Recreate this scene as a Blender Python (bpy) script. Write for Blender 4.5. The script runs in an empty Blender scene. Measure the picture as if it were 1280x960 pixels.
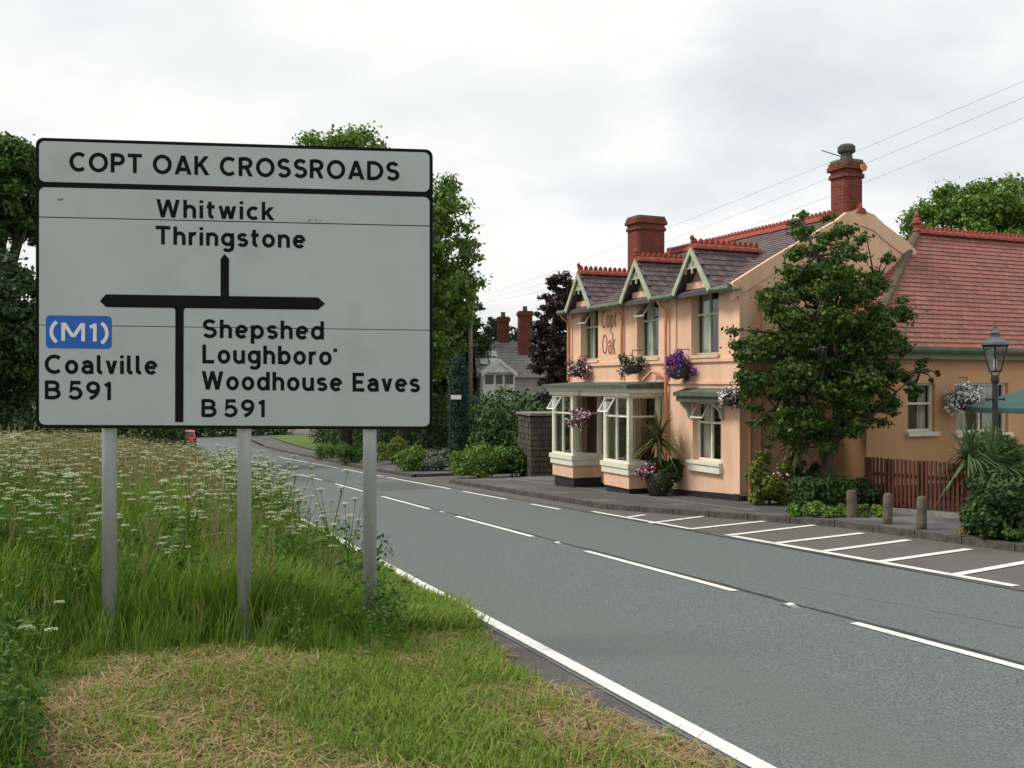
import bpy, math, random
import numpy as np
from mathutils import Vector, Matrix
random.seed(7); RNG = np.random.default_rng(7)
R = math.radians
SC = bpy.context.scene
COL = SC.collection

# ------------------------------------------------------------------ camera, sky, sun, exposure
cam_d = bpy.data.cameras.new('camera'); cam_d.sensor_width = 36; cam_d.lens = 33.75
cam_d.clip_start = 0.1; cam_d.clip_end = 6000
cam = bpy.data.objects.new('camera', cam_d); COL.objects.link(cam)
cam.location = (0, 0, 0); cam.rotation_euler = (R(90), 0, 0)
SC.camera = cam
SUN_AZ, SUN_EL = R(-93), R(52)          # azimuth from +Y towards +X
wd = bpy.data.worlds.new('World'); SC.world = wd; wd.use_nodes = True
def world():
    nt = wd.node_tree; n = nt.nodes; l = nt.links; n.clear()
    out = n.new('ShaderNodeOutputWorld'); bg = n.new('ShaderNodeBackground'); bg.inputs[1].default_value = 0.1
    sky = n.new('ShaderNodeTexSky'); sky.sky_type = 'NISHITA'; sky.sun_disc = False
    sky.sun_elevation = SUN_EL; sky.sun_rotation = SUN_AZ; sky.dust_density = 2.0
    tc = n.new('ShaderNodeTexCoord')
    sep = n.new('ShaderNodeSeparateXYZ'); l.new(tc.outputs['Generated'], sep.inputs[0])
    ad = n.new('ShaderNodeMath'); ad.operation = 'ADD'; ad.inputs[1].default_value = 0.22
    ab = n.new('ShaderNodeMath'); ab.operation = 'MAXIMUM'; ab.inputs[1].default_value = 0.0
    l.new(sep.outputs[2], ab.inputs[0]); l.new(ab.outputs[0], ad.inputs[0])
    dx = n.new('ShaderNodeMath'); dx.operation = 'DIVIDE'; l.new(sep.outputs[0], dx.inputs[0]); l.new(ad.outputs[0], dx.inputs[1])
    dy = n.new('ShaderNodeMath'); dy.operation = 'DIVIDE'; l.new(sep.outputs[1], dy.inputs[0]); l.new(ad.outputs[0], dy.inputs[1])
    cb = n.new('ShaderNodeCombineXYZ'); l.new(dx.outputs[0], cb.inputs[0]); l.new(dy.outputs[0], cb.inputs[1])
    def noise(sc, det, off, rough=0.55):
        m = n.new('ShaderNodeMapping'); m.inputs['Location'].default_value = off
        l.new(cb.outputs[0], m.inputs[0])
        t = n.new('ShaderNodeTexNoise'); t.inputs['Scale'].default_value = sc; t.inputs['Detail'].default_value = det
        t.inputs['Roughness'].default_value = rough
        l.new(m.outputs[0], t.inputs['Vector']); return t
    a = noise(1.25, 7, (5, 5, 0)); b = noise(0.8, 5, (15.3, 8.7, 0))
    def ramp(src, p0, p1, c0, c1):
        r = n.new('ShaderNodeValToRGB'); l.new(src, r.inputs[0])
        r.color_ramp.elements[0].position = p0; r.color_ramp.elements[1].position = p1
        r.color_ramp.elements[0].color = c0; r.color_ramp.elements[1].color = c1
        r.color_ramp.interpolation = 'EASE'; return r
    bright = ramp(a.outputs[0], 0.36, 0.64, (6.1, 6.3, 6.3, 1), (7.2, 7.15, 7.05, 1))   # grey undersides to white cloud
    cover = ramp(b.outputs[0], 0.30, 0.46, (0.72, 0.72, 0.72, 1), (1, 1, 1, 1))        # thin veils where the blue shows
    mx = n.new('ShaderNodeMixRGB'); l.new(cover.outputs[0], mx.inputs[0]); l.new(sky.outputs[0], mx.inputs[1]); l.new(bright.outputs[0], mx.inputs[2])
    l.new(mx.outputs[0], bg.inputs[0]); l.new(bg.outputs[0], out.inputs[0])
world()
sun_d = bpy.data.lights.new('sun', 'SUN'); sun_d.energy = 2.2; sun_d.angle = R(14); sun_d.color = (1, 0.95, 0.86)
sun = bpy.data.objects.new('sun', sun_d); COL.objects.link(sun)
sv = Vector((math.sin(SUN_AZ)*math.cos(SUN_EL), math.cos(SUN_AZ)*math.cos(SUN_EL), math.sin(SUN_EL)))
sun.rotation_euler = sv.to_track_quat('Z', 'Y').to_euler(); sun.location = sv*50
SC.view_settings.view_transform = 'Standard'; SC.view_settings.look = 'None'
SC.view_settings.exposure = 0.52; SC.view_settings.gamma = 1.0

# ------------------------------------------------------------------ materials
MATS = {}
def mat(name, col, rough=0.8, col2=None, scale=5.0, detail=4, bump=0.0, bscale=None, spec=0.3, metal=0.0,
        col3=None, scale3=1.0, lo3=0.5, hi3=0.65, stretch=(1, 1, 1), lo=0.35, hi=0.65, bdist=0.02, rot3=None, str3=None):
    if name in MATS: return MATS[name]
    m = bpy.data.materials.new(name); m.use_nodes = True; nt = m.node_tree; n = nt.nodes; l = nt.links
    p = n['Principled BSDF']; p.inputs['Roughness'].default_value = rough
    p.inputs['Specular IOR Level'].default_value = spec; p.inputs['Metallic'].default_value = metal
    tc = n.new('ShaderNodeTexCoord'); mp = n.new('ShaderNodeMapping'); mp.inputs['Scale'].default_value = stretch
    l.new(tc.outputs['Object'], mp.inputs[0])
    src = None
    if col2 is not None:
        t = n.new('ShaderNodeTexNoise'); t.inputs['Scale'].default_value = scale; t.inputs['Detail'].default_value = detail
        l.new(mp.outputs[0], t.inputs['Vector'])
        r = n.new('ShaderNodeValToRGB'); l.new(t.outputs[0], r.inputs[0])
        r.color_ramp.elements[0].position = lo; r.color_ramp.elements[1].position = hi
        r.color_ramp.elements[0].color = (*col, 1); r.color_ramp.elements[1].color = (*col2, 1)
        src = r.outputs[0]
        if col3 is not None:
            t3 = n.new('ShaderNodeTexNoise'); t3.inputs['Scale'].default_value = scale3; t3.inputs['Detail'].default_value = 5
            if rot3 is not None:
                r0 = n.new('ShaderNodeMapping'); r0.inputs['Rotation'].default_value = (0, 0, -0.3733); l.new(tc.outputs['Object'], r0.inputs[0])
                r1 = n.new('ShaderNodeMapping'); r1.inputs['Scale'].default_value = str3; l.new(r0.outputs[0], r1.inputs[0]); l.new(r1.outputs[0], t3.inputs['Vector'])
            else: l.new(mp.outputs[0], t3.inputs['Vector'])
            r3 = n.new('ShaderNodeMapRange'); r3.inputs[1].default_value = lo3; r3.inputs[2].default_value = hi3
            l.new(t3.outputs[0], r3.inputs[0])
            mx = n.new('ShaderNodeMixRGB'); l.new(r3.outputs[0], mx.inputs[0]); l.new(src, mx.inputs[1]); mx.inputs[2].default_value = (*col3, 1)
            src = mx.outputs[0]
        l.new(src, p.inputs['Base Color'])
    else:
        p.inputs['Base Color'].default_value = (*col, 1)
    if bump:
        t = n.new('ShaderNodeTexNoise'); t.inputs['Scale'].default_value = bscale or scale*3; t.inputs['Detail'].default_value = 5
        l.new(mp.outputs[0], t.inputs['Vector'])
        b = n.new('ShaderNodeBump'); b.inputs['Strength'].default_value = bump; b.inputs['Distance'].default_value = bdist
        l.new(t.outputs[0], b.inputs['Height']); l.new(b.outputs[0], p.inputs['Normal'])
    MATS[name] = m; return m

def leafmat(name, cols, transl=0.25, rough=0.55, spec=0.25, obj_random=False):
    if name in MATS: return MATS[name]
    m = bpy.data.materials.new(name); m.use_nodes = True; nt = m.node_tree; n = nt.nodes; l = nt.links
    p = n['Principled BSDF']; p.inputs['Roughness'].default_value = rough; p.inputs['Specular IOR Level'].default_value = spec
    g = n.new('ShaderNodeNewGeometry'); r = n.new('ShaderNodeValToRGB'); r.color_ramp.interpolation = 'LINEAR'
    src = g.outputs['Random Per Island']
    if obj_random:
        oi = n.new('ShaderNodeObjectInfo'); a = n.new('ShaderNodeMath'); a.operation = 'ADD'
        l.new(src, a.inputs[0]); l.new(oi.outputs['Random'], a.inputs[1])
        f = n.new('ShaderNodeMath'); f.operation = 'MULTIPLY'; f.inputs[1].default_value = 0.5; l.new(a.outputs[0], f.inputs[0]); src = f.outputs[0]
    l.new(src, r.inputs[0])
    while len(r.color_ramp.elements) < len(cols): r.color_ramp.elements.new(0.5)
    for i, c in enumerate(cols):
        r.color_ramp.elements[i].position = i/(len(cols)-1); r.color_ramp.elements[i].color = (*c, 1)
    l.new(r.outputs[0], p.inputs['Base Color'])
    if transl:
        t = n.new('ShaderNodeBsdfTranslucent'); l.new(r.outputs[0], t.inputs[0])
        mx = n.new('ShaderNodeMixShader'); mx.inputs[0].default_value = transl
        l.new(p.outputs[0], mx.inputs[1]); l.new(t.outputs[0], mx.inputs[2]); l.new(mx.outputs[0], n['Material Output'].inputs[0])
    MATS[name] = m; return m

def glassmat():
    m = bpy.data.materials.new('window_glass'); m.use_nodes = True; nt = m.node_tree; n = nt.nodes; l = nt.links; n.clear()
    o = n.new('ShaderNodeOutputMaterial'); g = n.new('ShaderNodeBsdfGlossy'); g.inputs['Roughness'].default_value = 0.03
    g.inputs[0].default_value = (0.9, 0.95, 1, 1)
    t = n.new('ShaderNodeBsdfTransparent'); t.inputs[0].default_value = (0.86, 0.9, 0.88, 1)
    lw = n.new('ShaderNodeLayerWeight'); lw.inputs[0].default_value = 0.5; pw = n.new('ShaderNodeMath'); pw.operation = 'POWER'; pw.inputs[1].default_value = 3.0; l.new(lw.outputs['Facing'], pw.inputs[0]); f = n.new('ShaderNodeMath'); f.operation = 'MULTIPLY_ADD'; f.inputs[1].default_value = 0.9; f.inputs[2].default_value = 0.07; l.new(pw.outputs[0], f.inputs[0])
    mx = n.new('ShaderNodeMixShader'); l.new(f.outputs[0], mx.inputs[0]); l.new(t.outputs[0], mx.inputs[1]); l.new(g.outputs[0], mx.inputs[2])
    l.new(mx.outputs[0], o.inputs[0]); return m
GLASS = glassmat()

def brickmat(name, c1, c2, mortar, w, h):
    m = bpy.data.materials.new(name); m.use_nodes = True; nt = m.node_tree; n = nt.nodes; l = nt.links
    p = n['Principled BSDF']; p.inputs['Roughness'].default_value = 0.9; p.inputs['Specular IOR Level'].default_value = 0.15
    tc = n.new('ShaderNodeTexCoord'); s = n.new('ShaderNodeSeparateXYZ'); l.new(tc.outputs['Object'], s.inputs[0])
    a = n.new('ShaderNodeMath'); a.operation = 'ADD'; l.new(s.outputs[0], a.inputs[0]); l.new(s.outputs[1], a.inputs[1])
    c = n.new('ShaderNodeCombineXYZ'); l.new(a.outputs[0], c.inputs[0]); l.new(s.outputs[2], c.inputs[1])
    b = n.new('ShaderNodeTexBrick'); l.new(c.outputs[0], b.inputs['Vector'])
    b.inputs['Scale'].default_value = 1; b.inputs['Brick Width'].default_value = w; b.inputs['Row Height'].default_value = h
    b.inputs['Mortar Size'].default_value = 0.006; b.inputs['Bias'].default_value = 0
    b.inputs['Color1'].default_value = (*c1, 1); b.inputs['Color2'].default_value = (*c2, 1); b.inputs['Mortar'].default_value = (*mortar, 1)
    t = n.new('ShaderNodeTexNoise'); t.inputs['Scale'].default_value = 3; t.inputs['Detail'].default_value = 6; l.new(tc.outputs['Object'], t.inputs['Vector'])
    r = n.new('ShaderNodeMapRange'); r.inputs[1].default_value = 0.4; r.inputs[2].default_value = 0.7; r.inputs[3].default_value = 0; r.inputs[4].default_value = 0.6
    l.new(t.outputs[0], r.inputs[0])
    mx = n.new('ShaderNodeMixRGB'); l.new(r.outputs[0], mx.inputs[0]); l.new(b.outputs[0], mx.inputs[1]); mx.inputs[2].default_value = (0.10, 0.045, 0.035, 1)
    l.new(mx.outputs[0], p.inputs['Base Color'])
    MATS[name] = m; return m
BRICK = brickmat('red_brick', (0.22, 0.05, 0.035), (0.14, 0.036, 0.027), (0.16, 0.10, 0.08), 0.225, 0.075)

PEACH = mat('peach_render', (0.76, 0.50, 0.35), 0.85, (0.69, 0.44, 0.30), 1.6, 6, bump=0.15, bscale=60, col3=(0.58, 0.37, 0.25), scale3=2.2, lo3=0.48, hi3=0.76, stretch=(1, 1, 0.22))
OCHRE = mat('ochre_render', (0.64, 0.37, 0.20), 0.85, (0.56, 0.32, 0.17), 1.4, 6, bump=0.15, bscale=60, col3=(0.50, 0.27, 0.13), scale3=0.6, lo3=0.52, hi3=0.8, stretch=(1, 1, 0.35))
CREAM = mat('cream_paint', (0.76, 0.73, 0.60), 0.5, (0.66, 0.64, 0.53), 6, 3, spec=0.4)
GREENW = mat('pale_green_paint', (0.42, 0.45, 0.33), 0.55, (0.33, 0.37, 0.26), 5, 4, spec=0.4)
LEAD = mat('weathered_lead', (0.10, 0.12, 0.085), 0.6, (0.06, 0.075, 0.06), 4, 5)
GUTTER = mat('green_gutter', (0.09, 0.125, 0.075), 0.5, (0.14, 0.17, 0.11), 4, 4)
BLACK = mat('black_paint', (0.015, 0.016, 0.018), 0.5, (0.025, 0.025, 0.028), 6, 3, spec=0.5)
PIPE = mat('peach_pipe', (0.62, 0.28, 0.15), 0.5, (0.52, 0.24, 0.13), 6, 3)
SLATE = leafmat('slate', [(0.06, 0.05, 0.055), (0.115, 0.085, 0.09), (0.15, 0.105, 0.105), (0.09, 0.07, 0.078)], 0, 0.7, 0.35)
TILE = leafmat('clay_tile', [(0.23, 0.10, 0.078), (0.29, 0.12, 0.095), (0.32, 0.14, 0.11), (0.26, 0.12, 0.10), (0.29, 0.125, 0.10), (0.20, 0.10, 0.085)], 0, 0.85, 0.2)
RIDGE = mat('red_ridge_clay', (0.33, 0.075, 0.05), 0.85, (0.22, 0.055, 0.04), 3, 4)
DARKIN = mat('dark_interior', (0.035, 0.03, 0.028), 0.9, (0.06, 0.045, 0.04), 2, 3)
CURTAIN = mat('curtain', (0.62, 0.60, 0.50), 0.9, (0.46, 0.45, 0.38), 14, 2, stretch=(1, 1, 0.05))
STONE = mat('grey_stone', (0.095, 0.085, 0.072), 0.95, (0.04, 0.037, 0.032), 3, 6, bump=0.5, bscale=30, col3=(0.10, 0.12, 0.05), scale3=3, lo3=0.55, hi3=0.7)
BARK = mat('bark', (0.085, 0.07, 0.05), 0.95, (0.04, 0.034, 0.026), 8, 5, bump=0.6, bscale=25, stretch=(1, 1, 0.25))
WOODRED = mat('stained_fence_wood', (0.115, 0.038, 0.022), 0.8, (0.07, 0.025, 0.016), 7, 4, stretch=(1, 1, 0.15))

# ------------------------------------------------------------------ mesh builder
class MB:
    def __init__(s): s.v = []; s.f = []
    def add(s, vs, fs):
        o = len(s.v); s.v += [tuple(v) for v in vs]; s.f += [tuple(i+o for i in f) for f in fs]; return s
    def box(s, x0, y0, z0, x1, y1, z1):
        if x0 > x1: x0, x1 = x1, x0
        if y0 > y1: y0, y1 = y1, y0
        if z0 > z1: z0, z1 = z1, z0
        return s.add([(x0,y0,z0),(x1,y0,z0),(x1,y1,z0),(x0,y1,z0),(x0,y0,z1),(x1,y0,z1),(x1,y1,z1),(x0,y1,z1)],
                     [(3,2,1,0),(4,5,6,7),(0,1,5,4),(1,2,6,5),(2,3,7,6),(3,0,4,7)])
    def quad(s, *p): return s.add(p, [tuple(range(len(p)))])
    def prism(s, poly, vec):
        """closed polygon (3-D points) swept along vec"""
        n = len(poly); vec = Vector(vec); a = [Vector(p) for p in poly]; b = [p+vec for p in a]
        return s.add(a+b, [tuple(range(n))[::-1], tuple(range(n, 2*n))] + [(i, (i+1)%n, n+(i+1)%n, n+i) for i in range(n)])
    def tube(s, pts, rads, n=8, cap=True):
        pts = [Vector(p) for p in pts]
        if not hasattr(rads, '__len__'): rads = [rads]*len(pts)
        rings = []; up = None
        for i, p in enumerate(pts):
            d = (pts[min(i+1, len(pts)-1)] - pts[max(i-1, 0)]).normalized()
            if up is None: up = Vector((0, 0, 1)) if abs(d.z) < 0.9 else Vector((1, 0, 0))
            a = d.cross(up).normalized(); b = a.cross(d).normalized(); up = b
            rings.append([p + a*math.cos(2*math.pi*k/n)*rads[i] + b*math.sin(2*math.pi*k/n)*rads[i] for k in range(n)])
        vs = [q for r_ in rings for q in r_]; fs = []
        for i in range(len(pts)-1):
            for k in range(n): fs.append((i*n+k, i*n+(k+1)%n, (i+1)*n+(k+1)%n, (i+1)*n+k))
        if cap: fs.append(tuple(range(n))[::-1]); fs.append(tuple((len(pts)-1)*n+k for k in range(n)))
        return s.add(vs, fs)
    def lathe(s, prof, n=12, c=(0, 0, 0), rot=0.0, sx=1, sy=1):
        vs = []; fs = []
        for r_, z in prof:
            for k in range(n):
                a = 2*math.pi*k/n+rot; vs.append((c[0]+r_*math.cos(a)*sx, c[1]+r_*math.sin(a)*sy, c[2]+z))
        for i in range(len(prof)-1):
            for k in range(n): fs.append((i*n+k, i*n+(k+1)%n, (i+1)*n+(k+1)%n, (i+1)*n+k))
        fs.append(tuple(range(n))[::-1]); fs.append(tuple((len(prof)-1)*n+k for k in range(n)))
        return s.add(vs, fs)
    def mesh(s, name, m, k=1.0, zo=0.0, smooth=False):
        me = bpy.data.meshes.new(name)
        me.from_pydata([(v[0]*k, v[1]*k, v[2]*k+zo) for v in s.v], [], s.f)
        ms = m if isinstance(m, (list, tuple)) else [m]
        for mm in ms: me.materials.append(mm)
        me.update()
        if smooth: me.polygons.foreach_set('use_smooth', [True]*len(me.polygons))
        return me

def link(name, me, parent=None, loc=(0, 0, 0), rot=(0, 0, 0), **props):
    o = bpy.data.objects.new(name, me); COL.objects.link(o); o.parent = parent
    o.location = loc; o.rotation_euler = rot
    for k, v in props.items():
        if v is not None: o[k] = v
    return o
def empty(name, loc, rotz=0, **props): return link(name, None, None, loc, (0, 0, rotz), **props)
def npmesh(name, verts, faces4, m):
    me = bpy.data.meshes.new(name); nv = len(verts); nf = len(faces4); k = faces4.shape[1]
    me.vertices.add(nv); me.vertices.foreach_set('co', np.asarray(verts, dtype=np.float32).ravel())
    me.loops.add(nf*k); me.loops.foreach_set('vertex_index', faces4.astype(np.int32).ravel())
    me.polygons.add(nf); me.polygons.foreach_set('loop_start', np.arange(0, nf*k, k, dtype=np.int32))
    for mm in (m if isinstance(m, (list, tuple)) else [m]): me.materials.append(mm)
    me.update(calc_edges=True); return me

# ------------------------------------------------------------------ lie of the land (eye level is z = 0; the road falls away ahead)
H = 1.85; DV = Vector((-.3647, .9311, 0)); NV = Vector((.9311, .3647, 0)); ROADANG = math.atan2(DV.y, DV.x)
def prof(a):
    if a < -12: return 0.045*12
    if a < 58: return -.045*a
    t = min(a-58, 30); return -.045*58-.045*(t-t*t/60)
def along(X, Y): return DV.x*X+DV.y*Y
def off(X, Y): return NV.x*X+NV.y*Y
def gz(X, Y): return -H+prof(along(X, Y))
def AO(a, o, up=0.0): return Vector((DV.x*a+NV.x*o, DV.y*a+NV.y*o, -H+prof(a)+up))
def sstep(x, a, b):
    t = max(0, min(1, (x-a)/(b-a))); return t*t*(3-2*t)
def verge(a, o):
    """height of the left verge bank above the road plane"""
    h = 0.05*sstep(-o, -2.7, -2.2) + 0.42*sstep(-o, -1.6, 2.5)*sstep(a, 7.5, 12)
    h += 0.03*math.sin(a*1.9+o)*math.sin(o*2.3)*sstep(-o, -2.4, -1.5)
    return h
def GP(px, py, up=0.0):
    """ground point seen at a pixel of the photograph"""
    rx = (px-640)/1200; rz = (480-py)/1200; Y = 1.0
    while Y < 300:
        if rz*Y < gz(rx*Y, Y)+up: break
        Y += 0.02 if Y < 60 else 0.2
    return Vector((rx*Y, Y, gz(rx*Y, Y)+up))
def atY(px, py, Y): return Vector(((px-640)/1200*Y, Y, (480-py)/1200*Y))

# ------------------------------------------------------------------ terrain, road, layby, pavements
GROUND = mat('verge_soil_and_turf', (0.16, 0.12, 0.06), 1.0, (0.07, 0.085, 0.025), 2.2, 7, bump=0.7, bscale=25, col3=(0.26, 0.18, 0.09), scale3=1.1, lo3=0.5, hi3=0.62)
ROADM = mat('worn_road_asphalt', (0.064, 0.075, 0.077), 0.85, (0.155, 0.174, 0.177), 62, 4, lo=0.40, hi=0.60, bump=0.35, bscale=160, col3=(0.112, 0.118, 0.114), scale3=0.9, lo3=0.42, hi3=0.85, rot3=1.5708-0.3733, str3=(1, .05, 1), spec=0.3, bdist=0.006)
OLDM = mat('old_grey_asphalt', (0.085, 0.081, 0.075), 0.9, (0.125, 0.12, 0.112), 40, 4, bump=0.35, bscale=140, col3=(0.085, 0.082, 0.072), scale3=0.9, lo3=0.5, hi3=0.7, bdist=0.006)
HAUNCH = mat('dark_edge_asphalt', (0.06, 0.056, 0.056), 0.9, (0.10, 0.093, 0.092), 45, 4, bump=0.4, bscale=140, col3=(0.15, 0.13, 0.11), scale3=1.3, lo3=0.56, hi3=0.75, bdist=0.006)
PAVE = mat('pavement_tarmac', (0.06, 0.058, 0.059), 0.9, (0.095, 0.092, 0.09), 30, 4, bump=0.3, bscale=120, col3=(0.15, 0.145, 0.13), scale3=0.8, lo3=0.5, hi3=0.7, bdist=0.006)
PAINT = mat('worn_road_paint', (0.74, 0.74, 0.70), 0.7, (0.58, 0.58, 0.54), 12, 5, col3=(0.34, 0.34, 0.32), scale3=14, lo3=0.60, hi3=0.72)
KERBM = mat('mossy_kerb_stone', (0.11, 0.10, 0.085), 0.95, (0.055, 0.05, 0.042), 9, 5, bump=0.4, bscale=40, col3=(0.055, 0.06, 0.025), scale3=2, lo3=0.5, hi3=0.7)

def terrain():
    As = [-60, -30, -12] + list(np.arange(-8, 40, 0.4)) + list(np.arange(40, 100, 3)) + [110, 140, 200, 300, 500, 900, 1600]
    Os = [-1600, -700, -300, -120, -60, -30, -18] + list(np.arange(-12, 3.0, 0.3)) + [3.2, 6, 9, 12, 15, 18, 22, 30, 45, 80, 150, 400, 900, 1600]
    mb = MB(); na = len(As); no = len(Os)
    for a in As:
        for o in Os: mb.v.append(tuple(AO(a, o, (verge(a, o) if o < 2.72 else -0.06) - (0.01))))
    for i in range(na-1):
        for j in range(no-1): mb.f.append((i*no+j, i*no+j+1, (i+1)*no+j+1, (i+1)*no+j))
    me = mb.mesh('ground', GROUND, smooth=True); link('ground', me, kind='structure')
terrain()
def strip(fa, fb, a0, a1, up, da=0.5, nb=1, thick=None):
    """sheet between offsets fa(a) and fb(a)"""
    mb = MB(); n = max(1, int(round((a1-a0)/da)))
    for i in range(n+1):
        a = a0+(a1-a0)*i/n; x0 = fa(a) if callable(fa) else fa; x1 = fb(a) if callable(fb) else fb
        for j in range(nb+1): mb.v.append(tuple(AO(a, x0+(x1-x0)*j/nb, up)))
    for i in range(n):
        for j in range(nb): mb.f.append((i*(nb+1)+j, i*(nb+1)+j+1, (i+1)*(nb+1)+j+1, (i+1)*(nb+1)+j))
    return mb
def kerb_o(a):
    if a < 13.3: return 11.15
    if a < 18.3: return 11.15-1.8*sstep(a, 13.3, 18.3) if False else 11.15+(9.35-11.15)*(a-13.3)/5
    if a < 31: return 9.32
    return 9.2+0.8*sstep(a, 40, 60)-0.4*sstep(a, 66, 80)
rag = lambda a: 2.62+0.10*math.sin(a*1.7)+0.05*math.sin(a*4.3+1)+.04*math.sin(a*9.1)
link('road', strip(3.0, 8.72, -12, 96, 0.0, 0.7, 6).mesh('road', ROADM), kind='structure')
road = bpy.data.objects['road']
link('road_edge_haunch', strip(rag, 2.998, -12, 96, -0.004, 0.25, 1).mesh('haunch', HAUNCH), road)
link('layby', strip(8.724, kerb_o, -12, 96, 0.0, 0.35, 2).mesh('layby', OLDM), kind='structure')
# crossroads far ahead and the side road
link('crossroads', strip(-60, 60, 96, 108, -0.012, 2, 10).mesh('crossroads', OLDM), kind='structure')
# dark seams
SEAM = mat('tar_seam', (0.022, 0.022, 0.024), 0.6, (0.05, 0.05, 0.05), 8, 4)
link('tar_seam', strip(lambda a: 6.13+.012*math.sin(a*1.3), lambda a: 6.185+.018*math.sin(a*2.1+1)+.012*math.sin(a*7), -6, 60, 0.004, 0.3).mesh('seam', SEAM), road, label='dark tar seam beside the centre line')
link('tar_seam', strip(lambda a: 8.69+.01*math.sin(a*2.3), lambda a: 8.76+.02*math.sin(a*1.4)+.012*math.sin(a*6), -6, 40, 0.004, 0.3).mesh('seam_b', SEAM), road, label='dark tar seam along the layby edge')
# markings
def rect_mark(a0, a1, o0, o1, name, lab=None, par=road, up=0.008):
    n = max(1, int((a1-a0)/1.0)); mb = strip(o0, o1, a0, a1, up, max(0.5, (a1-a0)/n)); return link(name, mb.mesh(name, PAINT), par, label=lab)
rect_mark(-6, 84, 3.04, 3.16, 'edge_line')
for a0, a1 in ((-9, -5), (-3.1, .9), (2.9, 6.95), (8.8, 12.5), (14.5, 18.5), (20.4, 24.8), (26.7, 31.2), (33.6, 38.5), (41, 45.5), (48, 52.5), (55, 59.5)):
    rect_mark(a0, a1, 5.99, 6.09, 'centre_dash')
for a0, a1 in ((18.8, 20.4), (22, 25.4), (26.5, 34), (34.6, 42), (43, 50), (51, 62)):
    rect_mark(a0, a1, 8.42, 8.52, 'edge_dash')
rect_mark(7.7, 13.0, 8.82, 8.95, 'bay_line'); rect_mark(14.2, 18.0, 8.80, 8.91, 'bay_line'); rect_mark(0.8, 6.0, 8.82, 8.95, 'bay_line')
def line_mark(p, q, w, name, up=0.010):
    n = 6; p = Vector((*p, 0)); q = Vector((*q, 0)); d = (q-p).normalized(); s = Vector((-d.y, d.x, 0))*w/2; mb = MB()
    for i in range(n+1):
        c = p.lerp(q, i/n)
        for sg in (-1, 1):
            r_ = c+s*sg; mb.v.append((r_.x, r_.y, gz(r_.x, r_.y)+up))
    for i in range(n): mb.f.append((2*i, 2*i+1, 2*i+3, 2*i+2))
    return link(name, mb.mesh(name, PAINT), bpy.data.objects['layby'])
HATCH = [((785,647),(806,644)), ((812,654.5),(886,645)), ((862,662),(964,651)), ((908,670),(1018,657)), ((966,680),(1078,667)), ((1028,690),(1136,675.5)), ((1096,703.5),(1212,687)), ((1190,720),(1330,695)), ((1318,742),(1465,712))]
for p, q in HATCH:
    a = GP(*p); b = GP(*q); line_mark((a.x, a.y), (b.x, b.y), 0.14, 'hatch_stripe')
# patched and cracked tarmac
for a0, a1, o0, o1 in ((27, 31, 6.6, 8.2),): link('repair_patch', strip(lambda a: o0+.02*math.sin(a*5), lambda a: o1+.02*math.sin(a*4+1), a0, a1, .003, .25).mesh('patch', mat('patched_asphalt', (0.058, 0.064, 0.064), 0.9, (0.115, 0.12, 0.12), 70, 3, bump=.4, bscale=150, bdist=.006)), road)
for (a, o, da, n) in ((5.2, 7.3, .55, 14),):
    mb = MB(); pts = []
    for i in range(n): pts.append((a+i*da*.5, o)); o += random.uniform(-.09, .09)
    for i in range(n-1):
        (a0, o0), (a1, o1) = pts[i], pts[i+1]; w = random.uniform(.002, .005); mb.quad(AO(a0, o0-w, .005), AO(a0, o0+w, .005), AO(a1, o1+w, .005), AO(a1, o1-w, .005))
    link('crack', mb.mesh('crack', SEAM), road)
# cat's eyes
def cats_eye(a, lab):
    p = AO(a, 6.04); t = empty('cats_eye', p, ROADANG, label=lab, category='road stud', group='road studs along the centre line')
    mb = MB(); mb.prism([(-.09,-.045,0),(.09,-.045,0),(.07,-.035,.018),(-.07,-.035,.018)], (0,.09,0)); link('casing', mb.mesh('casing', mat('steel_grey',(0.30,0.30,0.29),0.6,(0.2,0.2,0.19),9)), t)
    mb = MB(); mb.box(-.035,-.03,.0185,.035,.03,.028); link('lens', mb.mesh('lens', mat('stud_white',(0.8,0.8,0.78),0.4)), t)
for a, lab in ((7.85, 'nearest cat\'s eye road stud, between the two nearest centre dashes'), (13.5, 'cat\'s eye road stud just beyond the second centre dash'), (19.5, 'third cat\'s eye road stud, below the driveway entrance'), (25.8, 'farthest cat\'s eye road stud, near the right signpost')): cats_eye(a, lab)

# pavements (raised slabs)
UP = 0.11
def slab(name, fa, fb, a0, a1, m, da=0.5):
    mb = strip(fa, fb, a0, a1, UP, da, 3); return link(name, mb.mesh(name, m), kind='structure')
pav = slab('pavement', lambda a: kerb_o(a)+0.118, 24, -12, 29.3, PAVE, 0.35)
fp = slab('footpath', lambda a: kerb_o(a)+0.118, 11.9, 33.4, 95, PAVE)
mb = strip(9.2, 24, 29.35, 33.35, 0.004, 0.5, 3); link('driveway', mb.mesh('driveway', OLDM), kind='structure')
mb = MB(); A, B_ = AO(29.3, 9.4), AO(29.3, 24)
mb.quad(A, B_, B_+Vector((0,0,UP)), A+Vector((0,0,UP))); A, B_ = AO(33.4, 9.4), AO(33.4, 11.9)
mb.quad(A, B_, B_+Vector((0,0,UP)), A+Vector((0,0,UP))); link('slab_edge', mb.mesh('slab_edge', KERBM), pav)
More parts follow.
